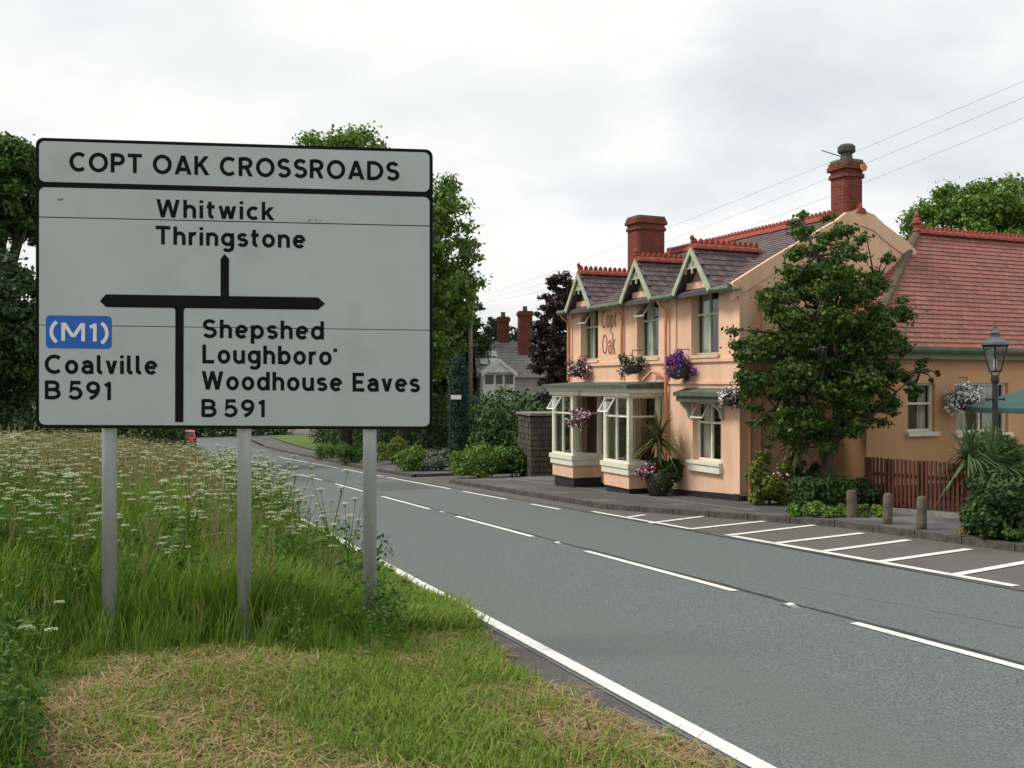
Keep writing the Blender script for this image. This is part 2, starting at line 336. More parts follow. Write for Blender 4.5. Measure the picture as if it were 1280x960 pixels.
# kerb stones, one by one
KM = MB().box(-.440, 0, -.15, .440, .115, UP+.004)
ksm = KM.mesh('kerb_stone', KERBM)
def kerbs(path, par):
    for (a0, o0), (a1, o1) in zip(path, path[1:]):
        L = math.hypot(a1-a0, o1-o0); n = max(1, int(round(L/0.9)))
        for i in range(n):
            t = (i+.5)/n; a = a0+(a1-a0)*t; o = o0+(o1-o0)*t
            P0 = AO(a0+(a1-a0)*i/n, o0+(o1-o0)*i/n); P1 = AO(a0+(a1-a0)*(i+1)/n, o0+(o1-o0)*(i+1)/n); d = P0-P1
            ob = link('kerb_stone', ksm, par, AO(a, o, random.uniform(-.006, .004)))
            ex = d.normalized(); ey = Vector((0,0,1)).cross(ex).normalized(); ez = ex.cross(ey)
            ob.rotation_euler = Matrix((ex, ey, ez)).transposed().to_euler(); ob.scale = (d.length/0.9, 1, 1)
kerbs([(-3, 11.15), (13.3, 11.15), (18.3, 9.35), (29.3, 9.32)], pav); kerbs([(29.3, 9.32), (29.3, 11.2)], pav)
kerbs([(33.4, 9.2), (40, 9.2), (50, 9.6), (60, 10.0), (66, 10.0), (80, 9.6)], fp)
mb = strip(lambda a: 11.05+.1*(22-a)/8*0, lambda a: 11.14, 15.5, 29, UP+.004, .5)
link('concrete_edging', mb.mesh('edging', mat('pale_concrete', (0.24,0.23,0.21), 0.9, (0.16,0.155,0.14), 8, 4)), pav)

# ------------------------------------------------------------------ road sign
SO = atY(45, 172, 7.62); SR = atY(541, 187, 7.90)
ex = (SR-SO).normalized(); SW = (SR-SO).length
HXY = Vector((ex.x, ex.y, 0)).normalized(); SN = Vector((HXY.y, -HXY.x, 0))       # SN faces the viewer
SBASE = Vector((SO.x, SO.y, gz(SO.x, SO.y))); SANG = math.atan2(HXY.y, HXY.x); SHEAR = ex.z
sign = empty('road_sign', SBASE, SANG, label='large grey crossroads direction sign with black lettering on three steel posts', category='road sign')
STOP = SO.z-SBASE.z; SH = 2.305
def SP(x, y):
    rx = (x-640)/1200; rz = (480-y)/1200
    a = (rx*SO.y-SO.x)/(ex.x-rx*ex.y); Y = SO.y+a*ex.y; b = rz*Y-SO.z-a*ex.z
    return a, b          # along the top edge, down (negative)
def sl(a, b, d): return (a, -d, STOP+b+a*ex.z)          # local: x along, -y to viewer
def rrect(x0, y0, x1, y1, r, n=5):
    P = []
    for cx, cy, a0 in ((x1-r, y1-r, 0), (x0+r, y1-r, 90), (x0+r, y0+r, 180), (x1-r, y0+r, 270)):
        for k in range(n+1):
            a = R(a0+90*k/n); P.append((cx+r*math.cos(a), cy+r*math.sin(a)))
    return P
SGREY = mat('sign_sheeting', (0.435, 0.48, 0.487), 0.38, (0.40, 0.445, 0.45), 1.5, 6, spec=0.35, col3=(0.35, 0.385, 0.385), scale3=2.2, lo3=0.55, hi3=0.8)
SBLACK = mat('sign_black', (0.007, 0.008, 0.010), 0.7, (0.010, 0.010, 0.012), 5, spec=0.08)
def poly(pts, d0, d1, m, name, par=sign, **kw):
    b = MB(); b.prism([sl(a, c, d0) for a, c in pts], (0, -(d1-d0), 0)); return link(name, b.mesh(name, m), par, **kw)
ALU = mat('aluminium_back', (0.30, 0.31, 0.32), 0.5, (0.24, 0.25, 0.26), 3, metal=0.5)
plate = poly(rrect(0, -SH, SW, 0, 0.06), -0.012, 0.004, ALU, 'panel')
bor = poly(rrect(0.0005, -SH+.0005, SW-.0005, -.0005, 0.058), 0.0042, 0.0062, SBLACK, 'border')
bw = 0.027
y0 = SP(290, 237)[1]
top_y = SP(290, 233.5)[1]; low_y = SP(290, 240.3)[1]
poly(rrect(bw, top_y, SW-bw, -bw, 0.045), 0.0064, 0.008, SGREY, 'title_face')
g1 = SP(290, 277)[1]; g2 = SP(290, 409.5)[1]
for (ya, yb, rt, rb) in ((low_y, g1+.004, 1, 0), (g1-.004, g2+.003, 0, 0), (g2-.003, -SH+bw, 0, 1)):
    p = rrect(bw, yb, SW-bw, ya, 0.045)
    if not rt: p = [(SW-bw, ya), (bw, ya)] + (p[12:] if rb else [(bw, yb), (SW-bw, yb)])
    elif not rb: p = p[:12] + [(bw, yb), (SW-bw, yb)]
    poly(p, 0.0064, 0.008, SGREY, 'plank')
# --- stroke lettering
def arc(cx, cy, rx, ry, a0, a1, n=None):
    n = n or max(4, int(abs(a1-a0)/14)); return [(cx+rx*math.cos(R(a0+(a1-a0)*i/n)), cy+ry*math.sin(R(a0+(a1-a0)*i/n))) for i in range(n+1)]
def st(x, a=0, b=1): return [(x, a), (x, b)]
def ell(cx, cy, rx, ry): return arc(cx, cy, rx, ry, 0, 360, 26)
GL = {
 'C': (.78, [arc(.44,.5,.36,.42,48,312)]), 'O': (.90, [ell(.45,.5,.37,.42)]),
 'P': (.66, [st(.08), [(.08,.92),(.34,.92)]+arc(.34,.695,.24,.225,90,-90)+[(.08,.47)]]),
 'T': (.68, [[(0,.92),(.68,.92)], st(.34,0,.9)]), 'A': (.82, [['D',(.09,0),(.41,1),(.73,0)], [(.17,.27),(.65,.27)]]),
 'K': (.70, [st(.08), ['D',(.58,1),(.16,.42)], ['D',(.27,.60),(.62,0)]]),
 'R': (.70, [st(.08), [(.08,.92),(.34,.92)]+arc(.34,.70,.24,.22,90,-90)+[(.08,.48)], ['D',(.36,.50),(.58,0)]]),
 'S': (.66, [arc(.33,.715,.23,.205,25,270)[:-1]+arc(.33,.295,.25,.215,90,-155)]),
 'D': (.80, [st(.08), [(.08,.92),(.30,.92)]+arc(.30,.5,.42,.42,90,-90)+[(.08,.08)]]),
 'W': (1.04, [['D',(.09,1),(.29,0),(.52,1),(.75,0),(.95,1)]]),
 'M': (.88, [st(.08), st(.80), ['D',(.10,1),(.44,.22),(.78,1)]]),
 'B': (.68, [st(.08), [(.08,.92),(.34,.92)]+arc(.34,.72,.21,.20,90,-90)+[(.08,.52)], [(.34,.52)]+arc(.34,.30,.26,.22,90,-90)+[(.08,.08)]]),
 'E': (.58, [[(.56,.92),(.08,.92),(.08,.08),(.58,.08)], [(.08,.51),(.50,.51)]]), 'L': (.58, [[(.08,1),(.08,.08),(.56,.08)]]),
 '1': (.30, [st(.21), [(.21,.90),(.03,.78)]]), '5': (.60, [[(.52,.92),(.15,.92),(.10,.50)]+arc(.27,.34,.25,.26,125,-150)]),
 '9': (.62, [ell(.30,.68,.22,.24), arc(.06,.66,.46,.60,0,-78)]),
 '(': (.30, [arc(.50,.48,.42,.66,122,238)]), ')': (.30, [arc(-.20,.48,.42,.66,58,-58)]),
 'a': (.56, [arc(.27,.42,.20,.225,155,0)+[(.47,0)], [(.47,.40),(.26,.40)]+arc(.26,.24,.18,.165,90,270)+[(.38,.09),(.47,.18)]]),
 'b': (.60, [st(.08), ell(.31,.36,.22,.285)]), 'c': (.52, [arc(.31,.36,.23,.285,50,310)]), 'd': (.60, [st(.52), ell(.29,.36,.22,.285)]),
 'e': (.58, [[(.10,.37),(.50,.37)], arc(.30,.36,.22,.285,4,318)]),
 'g': (.60, [[(.52,.72),(.52,-.08)]+arc(.31,-.06,.21,.17,0,-150), ell(.29,.37,.22,.27)]),
 'h': (.56, [st(.08), arc(.28,.43,.20,.215,180,0)+[(.48,0)]]), 'i': (.16, [st(.08,0,.72), st(.08,.84,1.0)]),
 'k': (.54, [st(.08), ['D',(.44,.72),(.13,.28)], ['D',(.22,.42),(.47,0)]]), 'l': (.26, [[(.08,1),(.08,.2)]+arc(.20,.2,.12,.12,180,270)+[(.25,.08)]]),
 'n': (.56, [st(.08,0,.72), arc(.28,.43,.20,.215,180,0)+[(.48,0)]]), 'o': (.60, [ell(.30,.36,.22,.285)]),
 'p': (.60, [st(.08,-.28,.72), ell(.31,.36,.22,.285)]), 'r': (.36, [st(.08,0,.72), arc(.31,.40,.23,.245,175,80)]),
 's': (.50, [arc(.25,.515,.165,.135,25,270)[:-1]+arc(.25,.225,.18,.155,90,-155)]),
 't': (.38, [[(.15,.94),(.15,.22)]+arc(.29,.22,.14,.14,180,275), [(.01,.65),(.36,.65)]]),
 'u': (.56, [[(.08,.72),(.08,.29)]+arc(.28,.29,.20,.215,180,360), st(.48,0,.72)]),
 'v': (.52, [['D',(.08,.72),(.26,0),(.44,.72)]]), 'w': (.78, [['D',(.08,.72),(.23,0),(.39,.72),(.55,0),(.70,.72)]]),
 "'": (.16, [st(.08,.74,.92)]), ' ': (.34, []), '~': (.02, [])}
def stroke(mb, pts, w, fn, d):
    if pts[0] == 'D':                      # straight strokes cut off level at top and foot
        pts = pts[1:]
        for p, q in zip(pts, pts[1:]):
            dx, dy = q[0]-p[0], q[1]-p[1]; hw = w/2*math.hypot(dx, dy)/abs(dy); o = len(mb.v)
            mb.v += [fn(p[0]-hw, p[1], d), fn(p[0]+hw, p[1], d), fn(q[0]+hw, q[1], d), fn(q[0]-hw, q[1], d)]; mb.f.append((o, o+1, o+2, o+3)); d += .00015
        return
    pts = [Vector((p[0], p[1])) for p in pts]; pts = [p for i, p in enumerate(pts) if i == 0 or (p-pts[i-1]).length > 1e-4]; n = len(pts); closed = (pts[0]-pts[-1]).length < 1e-4
    L = []; Rr = []
    for i in range(n):
        if closed: d0 = (pts[i]-pts[i-1 if i else n-2]).normalized(); d1 = (pts[(i+1) if i < n-1 else 1]-pts[i]).normalized()
        else: d0 = (pts[i]-pts[i-1]).normalized() if i else None; d1 = (pts[i+1]-pts[i]).normalized() if i < n-1 else None
        d0 = d0 or d1; d1 = d1 or d0
        n0 = Vector((-d0.y, d0.x)); n1 = Vector((-d1.y, d1.x)); m = (n0+n1); m = m.normalized() if m.length > 1e-3 else n0
        k = w/2/max(0.5, m.dot(n0)); L.append(pts[i]+m*k); Rr.append(pts[i]-m*k)
    o = len(mb.v); mb.v += [fn(p.x, p.y, d) for p in L]+[fn(p.x, p.y, d) for p in Rr]
    for i in range(n-1): mb.f.append((o+n+i, o+n+i+1, o+i+1, o+i))
def write(text, x0, y0, x1, y1, cap_px, m, name, par=sign, d=0.0095, sw=0.195, gap=0.15):
    """baseline from pixel (x0,y0) to (x1,y1), capital height in pixels at the middle"""
    tot = 0; pos = []
    for c in text: pos.append(tot); tot += GL[c][0]+(gap if c != ' ' else 0.05)
    tot -= gap
    a0, b0 = SP(x0, y0); a1, b1 = SP(x1, y1); am, bm = SP((x0+x1)/2, (y0+y1)/2); ch = SP((x0+x1)/2, (y0+y1)/2-cap_px)[1]-bm
    kx = (a1-a0)/tot
    for ci, c in enumerate(text):
        if c in ' ~': continue
        b = MB()
        for si, sk in enumerate(GL[c][1]):
            # uniform pen width in metres
            def fn(x, y, dd): return sl(x, y, dd)
            P = [q if q == 'D' else (a0+(pos[ci]+q[0])*kx, b0+(b1-b0)*(pos[ci]+q[0])/tot+q[1]*ch) for q in sk]
            stroke(b, P, sw*ch, fn, d+si*0.0003)
        link(name, b.mesh(name, m), par)
write('COPT OAK CROSSROADS', 87.5, 214.3, 499, 226.2, 23.6, SBLACK, 'letter')
write('Whitwick', 195.5, 271.8, 342.5, 275.5, 22.6, SBLACK, 'letter')
write('Thringstone', 195, 305.6, 381.5, 310.5, 22.8, SBLACK, 'letter')
write('Shepshed', 253.5, 422.3, 405, 424.5, 23, SBLACK, 'letter')
write("Loughboro", 253.5, 453.8, 414.5, 456.3, 23, SBLACK, 'letter')
write("'", 417.5, 457, 421, 457, 23, SBLACK, 'letter')
write('Woodhouse Eaves', 252.5, 487, 524.6, 490, 23, SBLACK, 'letter')
write('B~591', 252, 521, 331.5, 521.6, 22, SBLACK, 'letter')
write('Coalville', 56.5, 467, 196.8, 468, 23.5, SBLACK, 'letter')
write('B~591', 56.5, 498.7, 139.5, 500.2, 23, SBLACK, 'letter')
SBLUE = mat('sign_blue', (0.015, 0.12, 0.50), 0.45, (0.012, 0.10, 0.44), 4, spec=0.4)
SWHITE = mat('sign_white', (0.70, 0.74, 0.76), 0.45)
a0, b0 = SP(57.8, 435.3); a1, b1 = SP(140.2, 395.2)
patch = poly(rrect(a0, b0, a1, b1, 0.035), 0.0082, 0.0095, SBLUE, 'motorway_patch')
write('(M1)', 62, 425.5, 137, 427.5, 22.5, SWHITE, 'letter', d=0.0115, gap=.13)
# map arms
def arm(pts, d=0.0095, name='map_arm'): poly([SP(*p) for p in pts], d, d+.001, SBLACK, name)
arm([(125.3,376.3),(133,368),(397.5,371.8),(406.5,379.8),(397.5,387.3),(133,384)])
arm([(276,372),(276,324),(281,317.5),(286.5,324),(286.5,372)], .0092)
arm([(217.2,384),(219.6,388),(219.2,527.5),(229.6,527.7),(230,388),(232.5,384.4)], .0092)
for (x0_, y0_, x1_, y1_) in ((384.5,274.5,389,277.2),(393,273.8,396,276.5),(398,275,402.5,277),(110,508,111,509.5),(72,248,80,251)):
    sa, sb = SP(x0_, y1_); sc_, sd2 = SP(x1_, y0_); poly([(sa,sb),(sc_,sb+.002),(sc_-.003,sd2),(sa+.004,sd2-.003)], .0082, .0085, mat('grime', (0.20,0.21,0.20), .8), 'grime_spot')
# posts
GALV = mat('galvanised_steel', (0.48, 0.50, 0.51), 0.5, (0.34, 0.36, 0.37), 7, 5, spec=0.5, metal=0.25, stretch=(1,1,.2), col3=(0.24,0.21,0.17), scale3=5, lo3=.6, hi3=.75)
for px in (132.5, 303, 461.5):
    a, b = SP(px, 537); W = sign.matrix_world if False else None
    wx = SO.x+HXY.x*a*1+HXY.x*0; wy = SO.y+HXY.y*a
    g = gz(wx, wy)-SBASE.z
    mb = MB(); mb.tube([(a, .085, g-.3), (a, .085, STOP-.12)], .056, 20); link('post', mb.mesh('post', GALV, smooth=False), sign)
    po = bpy.data.objects[[o.name for o in sign.children if o.name.startswith('post')][-1]]
    for pl in po.data.polygons: pl.use_smooth = len(pl.vertices) == 4
    for h in (.35, 1.1, 1.9): mb = MB(); mb.box(a-.09, .015, STOP-h-.03, a+.09, .075, STOP-h+.03); link('clamp', mb.mesh('clamp', GALV), po)

# ------------------------------------------------------------------ the pub (local frame: x = back from road, y = along the facade away from the viewer)
K = 0.924; BANG = math.atan2(.4036, .915); ZB = 2.725
pub = empty('pub', (5.32*K, 22.4*K, -ZB*K), BANG, label='two-storey peach painted pub with three slate gabled dormers and green bay windows', category='building')
def pl(name, mb, m, par=pub, k=K, **kw): return link(name, mb.mesh(name, m, k, ZB*k), par, **kw)
def wallgrid(plane, c, lo, hi, z0, z1, holes, depth):
    """wall face at x=c (plane 'x') or y=c (plane 'y'), holes = (lo,hi,z0,z1), reveals go to c+depth"""
    mb = MB(); us = sorted({lo, hi, *[h[0] for h in holes], *[h[1] for h in holes]}); zs = sorted({z0, z1, *[h[2] for h in holes], *[h[3] for h in holes]})
    P = (lambda u, z, t=0: (c+t, u, z)) if plane == 'x' else (lambda u, z, t=0: (u, c+t, z))
    for i in range(len(us)-1):
        for j in range(len(zs)-1):
            um = (us[i]+us[i+1])/2; zm = (zs[j]+zs[j+1])/2
            if any(h[0] < um < h[1] and h[2] < zm < h[3] for h in holes): continue
            mb.quad(P(us[i], zs[j]), P(us[i], zs[j+1]), P(us[i+1], zs[j+1]), P(us[i+1], zs[j]))
    for a, b, p, q in holes:
        mb.quad(P(a,p), P(a,q), P(a,q,depth), P(a,p,depth)); mb.quad(P(b,p), P(b,p,depth), P(b,q,depth), P(b,q))
        mb.quad(P(a,p), P(a,p,depth), P(b,p,depth), P(b,p)); mb.quad(P(a,q), P(b,q), P(b,q,depth), P(a,q,depth))
    return mb
DC = [1.42, 4.05, 7.38]                              # dormer centres
UW = [(1.0-.17+0, 1.98), (3.5, 4.6), (6.82, 7.92)]
up_holes = [(a, b, .72, 2.30) for a, b in UW]; gr_holes = [(.74, 1.92, -1.90, -.42), (3.35, 4.78, -2.3, -.35), (6.5, 7.95, -2.3, -.35), (5.05, 6.2, -2.95, -.4)]
pl('wall', wallgrid('x', 0, 0, 8.65, -3.9, 2.43, up_holes+gr_holes, .24), PEACH)
mb = MB()   # gable end towards the viewer, back and far gable
WH = [(1.25, 1.95, -1.55, .0)]
g = wallgrid('y', 0, 0, 7.28, -3.9, 2.43, WH, .2); mb.add(g.v, g.f)
mb.quad((0,0,2.43),(7.28,0,2.43),(3.64,0,4.26)); mb.quad((0,8.65,-3.9),(7.28,8.65,-3.9),(7.28,8.65,2.43),(3.64,8.65,4.26),(0,8.65,2.43)); mb.quad((7.28,0,-3.9),(7.28,8.65,-3.9),(7.28,8.65,2.43),(7.28,0,2.43))
pl('gable_wall', mb, PEACH)
mb = MB(); mb.quad((2.6,.02,-3.2),(2.6,8.6,-3.2),(2.6,8.6,2.3),(2.6,.02,2.3)); mb.quad((0.02,.02,.25),(7,.02,.25),(7,8.6,.25),(0.02,8.6,.25)); mb.quad((0.02,.02,-2.9),(7,.02,-2.9),(7,8.6,-2.9),(0.02,8.6,-2.9))
pl('interior', mb, DARKIN)
mb = MB(); mb.prism([(-.012,-.012,-2.58),(-.012,-.012,-4),(-.012,8.66,-4),(-.012,8.66,-3.02)], (-.03,0,0)); mb.prism([(0,-.012,-2.62),(0,-.012,-4),(7.2,-.012,-4),(7.2,-.012,-2.5)],(0,-.03,0))
pl('plinth', mb, BLACK)
# string courses, pilasters, frieze
mb = MB()
for z0, z1, t in ((.54,.63,.05), (.0,.07,.045), (2.28,2.40,.06)):
    segs = [(-.045, 8.69)]
    if z1 > 2: segs = [(-.045, DC[0]-.62), (DC[0]+.62, DC[1]-.62), (DC[1]+.62, DC[2]-.62), (DC[2]+.62, 8.69)]
    for a, b in segs: mb.box(-t, a, z0, -.002, b, z1)
pl('string_course', mb, PEACH)
for a, b in ((-.03,.22), (2.62,2.80), (5.35,5.55), (8.45,8.68)):
    mb = MB(); mb.box(-.035, a, .64, -.002, b, 2.27); mb.box(-.075, a-.03, 2.05, -.036, b+.03, 2.24); pl('pilaster', mb, PEACH)
mb = MB(); mb.box(-.03, -.03, -2.57, -.002, .22, -.01); pl('pilaster', mb, PEACH)

def casement(par, plane, c, lo, hi, z0, z1, m, lights=2, transom=0.32, open_top=(), fw=.05, inward=1, name='window', curtain=True, k=K, arm=.5):
    """frame, transom, mullions, panes; open_top lists lights whose top sash is hung open outward"""
    P = (lambda u, t, z: (c+t, u, z)) if plane == 'x' else (lambda u, t, z: (u, c+t, z))
    def bx(b, u0, u1, t0, t1, za, zb):
        p = P(u0, t0, za); q = P(u1, t1, zb); b.box(*p, *q)
    b = MB(); H_ = z1-z0; zt = z1-H_*transom
    bx(b, lo, lo+fw, 0, .07, z0, z1); bx(b, hi-fw, hi, 0, .07, z0, z1); bx(b, lo+fw, hi-fw, 0, .07, z1-fw, z1); bx(b, lo+fw, hi-fw, 0, .07, z0, z0+fw*1.2)
    bx(b, lo+fw, hi-fw, -.004, .066, zt-fw/2, zt+fw/2)
    w = (hi-lo-2*fw)/lights
    for i in range(1, lights):
        x = lo+fw+w*i; bx(b, x-fw/2, x+fw/2, .003, .068, z0+fw*1.2, zt-fw/2); bx(b, x-fw/2, x+fw/2, .003, .068, zt+fw/2, z1-fw)
    fr = link(name, b.mesh(name, m, k, ZB*k), par)
    for i in range(lights):
        a0_ = lo+fw+w*i+(fw/2 if i else 0)+.0; a1_ = lo+fw+w*(i+1)-(fw/2 if i < lights-1 else 0)
        for (za, zb, top) in ((z0+fw*1.2, zt-fw/2, 0), (zt+fw/2, z1-fw, 1)):
            q = MB()
            if top and i in open_top:
                hh = zb-za; s = MB(); sw = .035; ang = R(33)
                def T(u, dz, t): return P(u, -math.sin(ang)*dz-t*math.cos(ang), zb-math.cos(ang)*dz+t*math.sin(ang))
                def bar(u0, u1, d0, d1):
                    s.add([T(u0,d0,0),T(u1,d0,0),T(u1,d1,0),T(u0,d1,0),T(u0,d0,.03),T(u1,d0,.03),T(u1,d1,.03),T(u0,d1,.03)], [(0,1,2,3),(4,5,6,7),(0,1,5,4),(1,2,6,5),(2,3,7,6),(3,0,4,7)])
                bar(a0_, a1_, 0, sw); bar(a0_, a1_, hh-sw, hh); bar(a0_, a0_+sw, sw, hh-sw); bar(a1_-sw, a1_, sw, hh-sw)
                link('open_sash', s.mesh('open_sash', CREAM, k, ZB*k), fr)
                q.quad(T(a0_+sw, sw, .015), T(a1_-sw, sw, .015), T(a1_-sw, hh-sw, .015), T(a0_+sw, hh-sw, .015))
            else: q.quad(P(a0_, .04, za), P(a1_, .04, za), P(a1_, .04, zb), P(a0_, .04, zb))
            link('pane', q.mesh('pane', GLASS, k, ZB*k), fr)
    if curtain:
        q = MB(); cw = (hi-lo)*.34
        for (a, e) in ((lo+.03, lo+cw), (hi-cw, hi-.03)):
            n = 12
            for j in range(n):
                x0 = a+(e-a)*j/n; x1 = a+(e-a)*(j+1)/n; d0 = .16+.03*(j % 2); d1 = .16+.03*((j+1) % 2)
                q.quad(P(x0, d0, z0), P(x1, d1, z0), P(x1, d1, z1), P(x0, d0, z1))
        link('curtain', q.mesh('curtain', CURTAIN, k, ZB*k), fr)
    return fr
casement(pub, 'x', .15, UW[0][0], UW[0][1], .72, 2.30, GREENW, 2, .36)
casement(pub, 'x', .15, UW[1][0], UW[1][1], .72, 2.30, GREENW, 2, .36, open_top=(1,))
casement(pub, 'x', .15, UW[2][0], UW[2][1], .72, 2.30, GREENW, 2, .36, open_top=(1,))
casement(pub, 'x', .15, .74, 1.92, -1.90, -.42, CREAM, 2, .36, open_top=(1,))
casement(pub, 'y', .12, 1.25, 1.95, -1.55, 0, CREAM, 1, .4)
for a, b in UW:
    mb = MB(); mb.box(-.07, a-.05, .64, .15, b+.05, .718); pl('window_sill', mb, PEACH)
mb = MB(); mb.box(-.10, .68, -2.16, .15, 2.0, -1.903); mb.box(-.13,.66,-1.98,-.101,2.02,-1.91); pl('window_sill', mb, CREAM)
# lead-topped hood over the lower window with brackets
mb = MB(); mb.prism([(-.42,-.05,-.20),(-.42,-.05,-.30),(0,-.05,-.30),(0,-.05,-.10)], (0,2.22,0)); mb.box(-.36,.0,-.44,-.002,2.12,-.302)
pl('window_hood', mb, LEAD)
for y in (.62, 1.98):
    mb = MB(); mb.prism([(-.003,y,-.445),(-.30,y,-.445),(-.24,y,-.54),(-.10,y,-.66),(-.06,y,-.82),(-.003,y,-.86)], (0,.09,0)); pl('bracket', mb, GREENW)

# bays
def bay(u0, u1, d, par=pub):
    zt, zs = -.33, -2.09
    bw_ = link('bay_window', MB().mesh('bay', CREAM), par) if False else None
    b = MB(); fw = .085
    # corner posts and head
    for (x, y) in ((-d, u0), (-d, u1-fw)): b.box(x, y, zs, x+fw, y+fw, zt)
    b.box(-.09, u0, zs, -.004, u0+fw, zt); b.box(-.09, u1-fw, zs, -.004, u1, zt)
    bay_ = link('bay_window', b.mesh('bay_window', CREAM, K, ZB*K), par)
    b = MB(); b.box(-d-.07, u0-.07, zs-.13, -.003, u1+.07, zs); b.box(-d-.04, u0-.04, zs-.30, -.003, u1+.04, zs-.131); link('sill', b.mesh('sill', CREAM, K, ZB*K), bay_)
    b = MB(); b.box(-d+.01, u0+.01, -2.75, -.003, u1-.01, zs-.301); link('apron', b.mesh('apron', PEACH, K, ZB*K), bay_)
    b = MB(); b.box(-d+.06, u0+.06, -3.6, -.003, u1-.06, -2.751); link('base', b.mesh('base', BLACK, K, ZB*K), bay_)
    casement(bay_, 'x', -d+.01, u0+fw, u1-fw, zs+.002, zt-.002, CREAM, 2, .30, open_top=(1,) , fw=.045, name='casement', curtain=False)
    casement(bay_, 'y', u0+.01, -d+fw, -.092, zs+.002, zt-.002, CREAM, 1, .30, fw=.045, name='casement', curtain=False)
    casement(bay_, 'y', u1-.08, -d+fw, -.092, zs+.002, zt-.002, CREAM, 1, .30, fw=.045, name='casement', curtain=False)
    # greenish drapes inside the front lights
    q = MB()
    for a, e in ((u0+.12, u0+.34), (u1-.40, u1-.12)):
        for j in range(6):
            x0 = a+(e-a)*j/6; x1 = a+(e-a)*(j+1)/6; q.quad((-d+.2+.03*(j%2), x0, zs), (-d+.2+.03*((j+1)%2), x1, zs), (-d+.2+.03*((j+1)%2), x1, zt), (-d+.2+.03*(j%2), x0, zt))
    link('curtain', q.mesh('drape', mat('green_drape', (0.10,0.14,0.08), .9, (0.16,0.20,0.12), 12), K, ZB*K), bay_)
    q = MB(); q.box(-d+.1, u0+.1, zs-.02, -.01, u1-.1, zs-.005); q.lathe([(.04,0),(.07,.05),(.06,.2),(.03,.25),(.04,.3)], 10, (-d+.3, (u0+u1)/2-.1, zs))
    link('ornament', q.mesh('ornament', mat('blue_glaze', (0.05,0.13,0.40), .3, (0.04,0.09,0.3), 6), K, ZB*K), bay_)
    return bay_
bay(3.39, 4.75, .98); bay(6.56, 7.93, .98)
mb = MB(); mb.prism([(-1.22,3.12,-.02),(-1.22,3.12,-.12),(0,3.12,-.12),(0,3.12,.0),(-.02,3.12,.06)], (0,5.1,0)); pl('bay_canopy', mb, LEAD)
mb = MB(); mb.prism([(-1.15,3.2,-.122),(-1.02,3.2,-.235),(-.004,3.2,-.235),(-.004,3.2,-.122)], (0,4.94,0)); pl('bay_cornice', mb, CREAM)
mb = MB(); mb.box(-1.03,3.3,-.328,-.004,8.03,-.237); pl('bay_head', mb, CREAM)
# porch door between the bays
mb = MB(); mb.box(.1,5.05,-3.0,.16,6.2,-.4); pl('door', mb, mat('dark_door', (0.05,0.035,0.03), .5, (0.03,0.02,0.02), 5))
# roof of the main block
mb = MB(); t = .10
for sg in (0, 1):
    e = (lambda x: x) if not sg else (lambda x: 7.28-x)
    sl_ = .503
    mb.prism([(e(-.34),.03,2.43-.34*sl_-.0),(e(3.64),.03,4.26),(e(3.64),.03,4.26-t),(e(-.34),.03,2.43-.34*sl_-t)] , (0,8.69,0))
pl('roof', mb, mat('roof_underlay', (0.09,0.075,0.08), .8, (0.07,0.06,0.065), 4))
def tiles(org, du, dv, cols, rows, w, gauge, th, clip=None, taper=None):
    """courses of tiles: du along the course, dv up the slope; each tile a thin tilted slab"""
    du = Vector(du).normalized(); dv = Vector(dv).normalized(); nn = du.cross(dv).normalized(); org = Vector(org); V = []; F = []
    if nn.z < 0: nn = -nn
    for j in range(rows):
        for i in range(cols):
            x = (i+(.5 if j % 2 else 0))*w; y = j*gauge
            if clip and not clip(org+du*(x+w/2)+dv*(y+gauge/2)): continue
            p = org+du*x+dv*y; jt = random.uniform(0, .006); g_ = w*.03
            a = p+du*g_+nn*(th+.012+jt); b = p+du*(w-g_)+nn*(th+.012+random.uniform(0,.006)); c = p+du*(w-g_)+dv*gauge*1.25+nn*.006; d_ = p+du*g_+dv*gauge*1.25+nn*.006
            a2 = p+du*g_+nn*.0; b2 = p+du*(w-g_)+nn*.0
            o = len(V); V += [tuple(q) for q in (a, b, c, d_, a2, b2)]; F += [(o, o+1, o+2, o+3), (o+4, o+5, o+1, o), (o+1, o+5, o+2, o+2), (o+3, o+2, o+2, o+4)]
            F[-2] = (o+1, o+5, o+2); F[-1] = (o, o+3, o+4)
    m = MB(); m.v = V; m.f = F; return m
sd = Vector((1,0,.503)).normalized()
def notdorm(p): return p.x < 3.6 and not any(abs(p.y-c) < .70-(p.x)*.36 for c in DC)
pl('slates', tiles((-.35,.04,2.43-.35*.503), (0,1,0), sd, 43, 22, .2, .205, .012, notdorm), SLATE, kind='stuff')
sdb = Vector((-1,0,.503)).normalized()
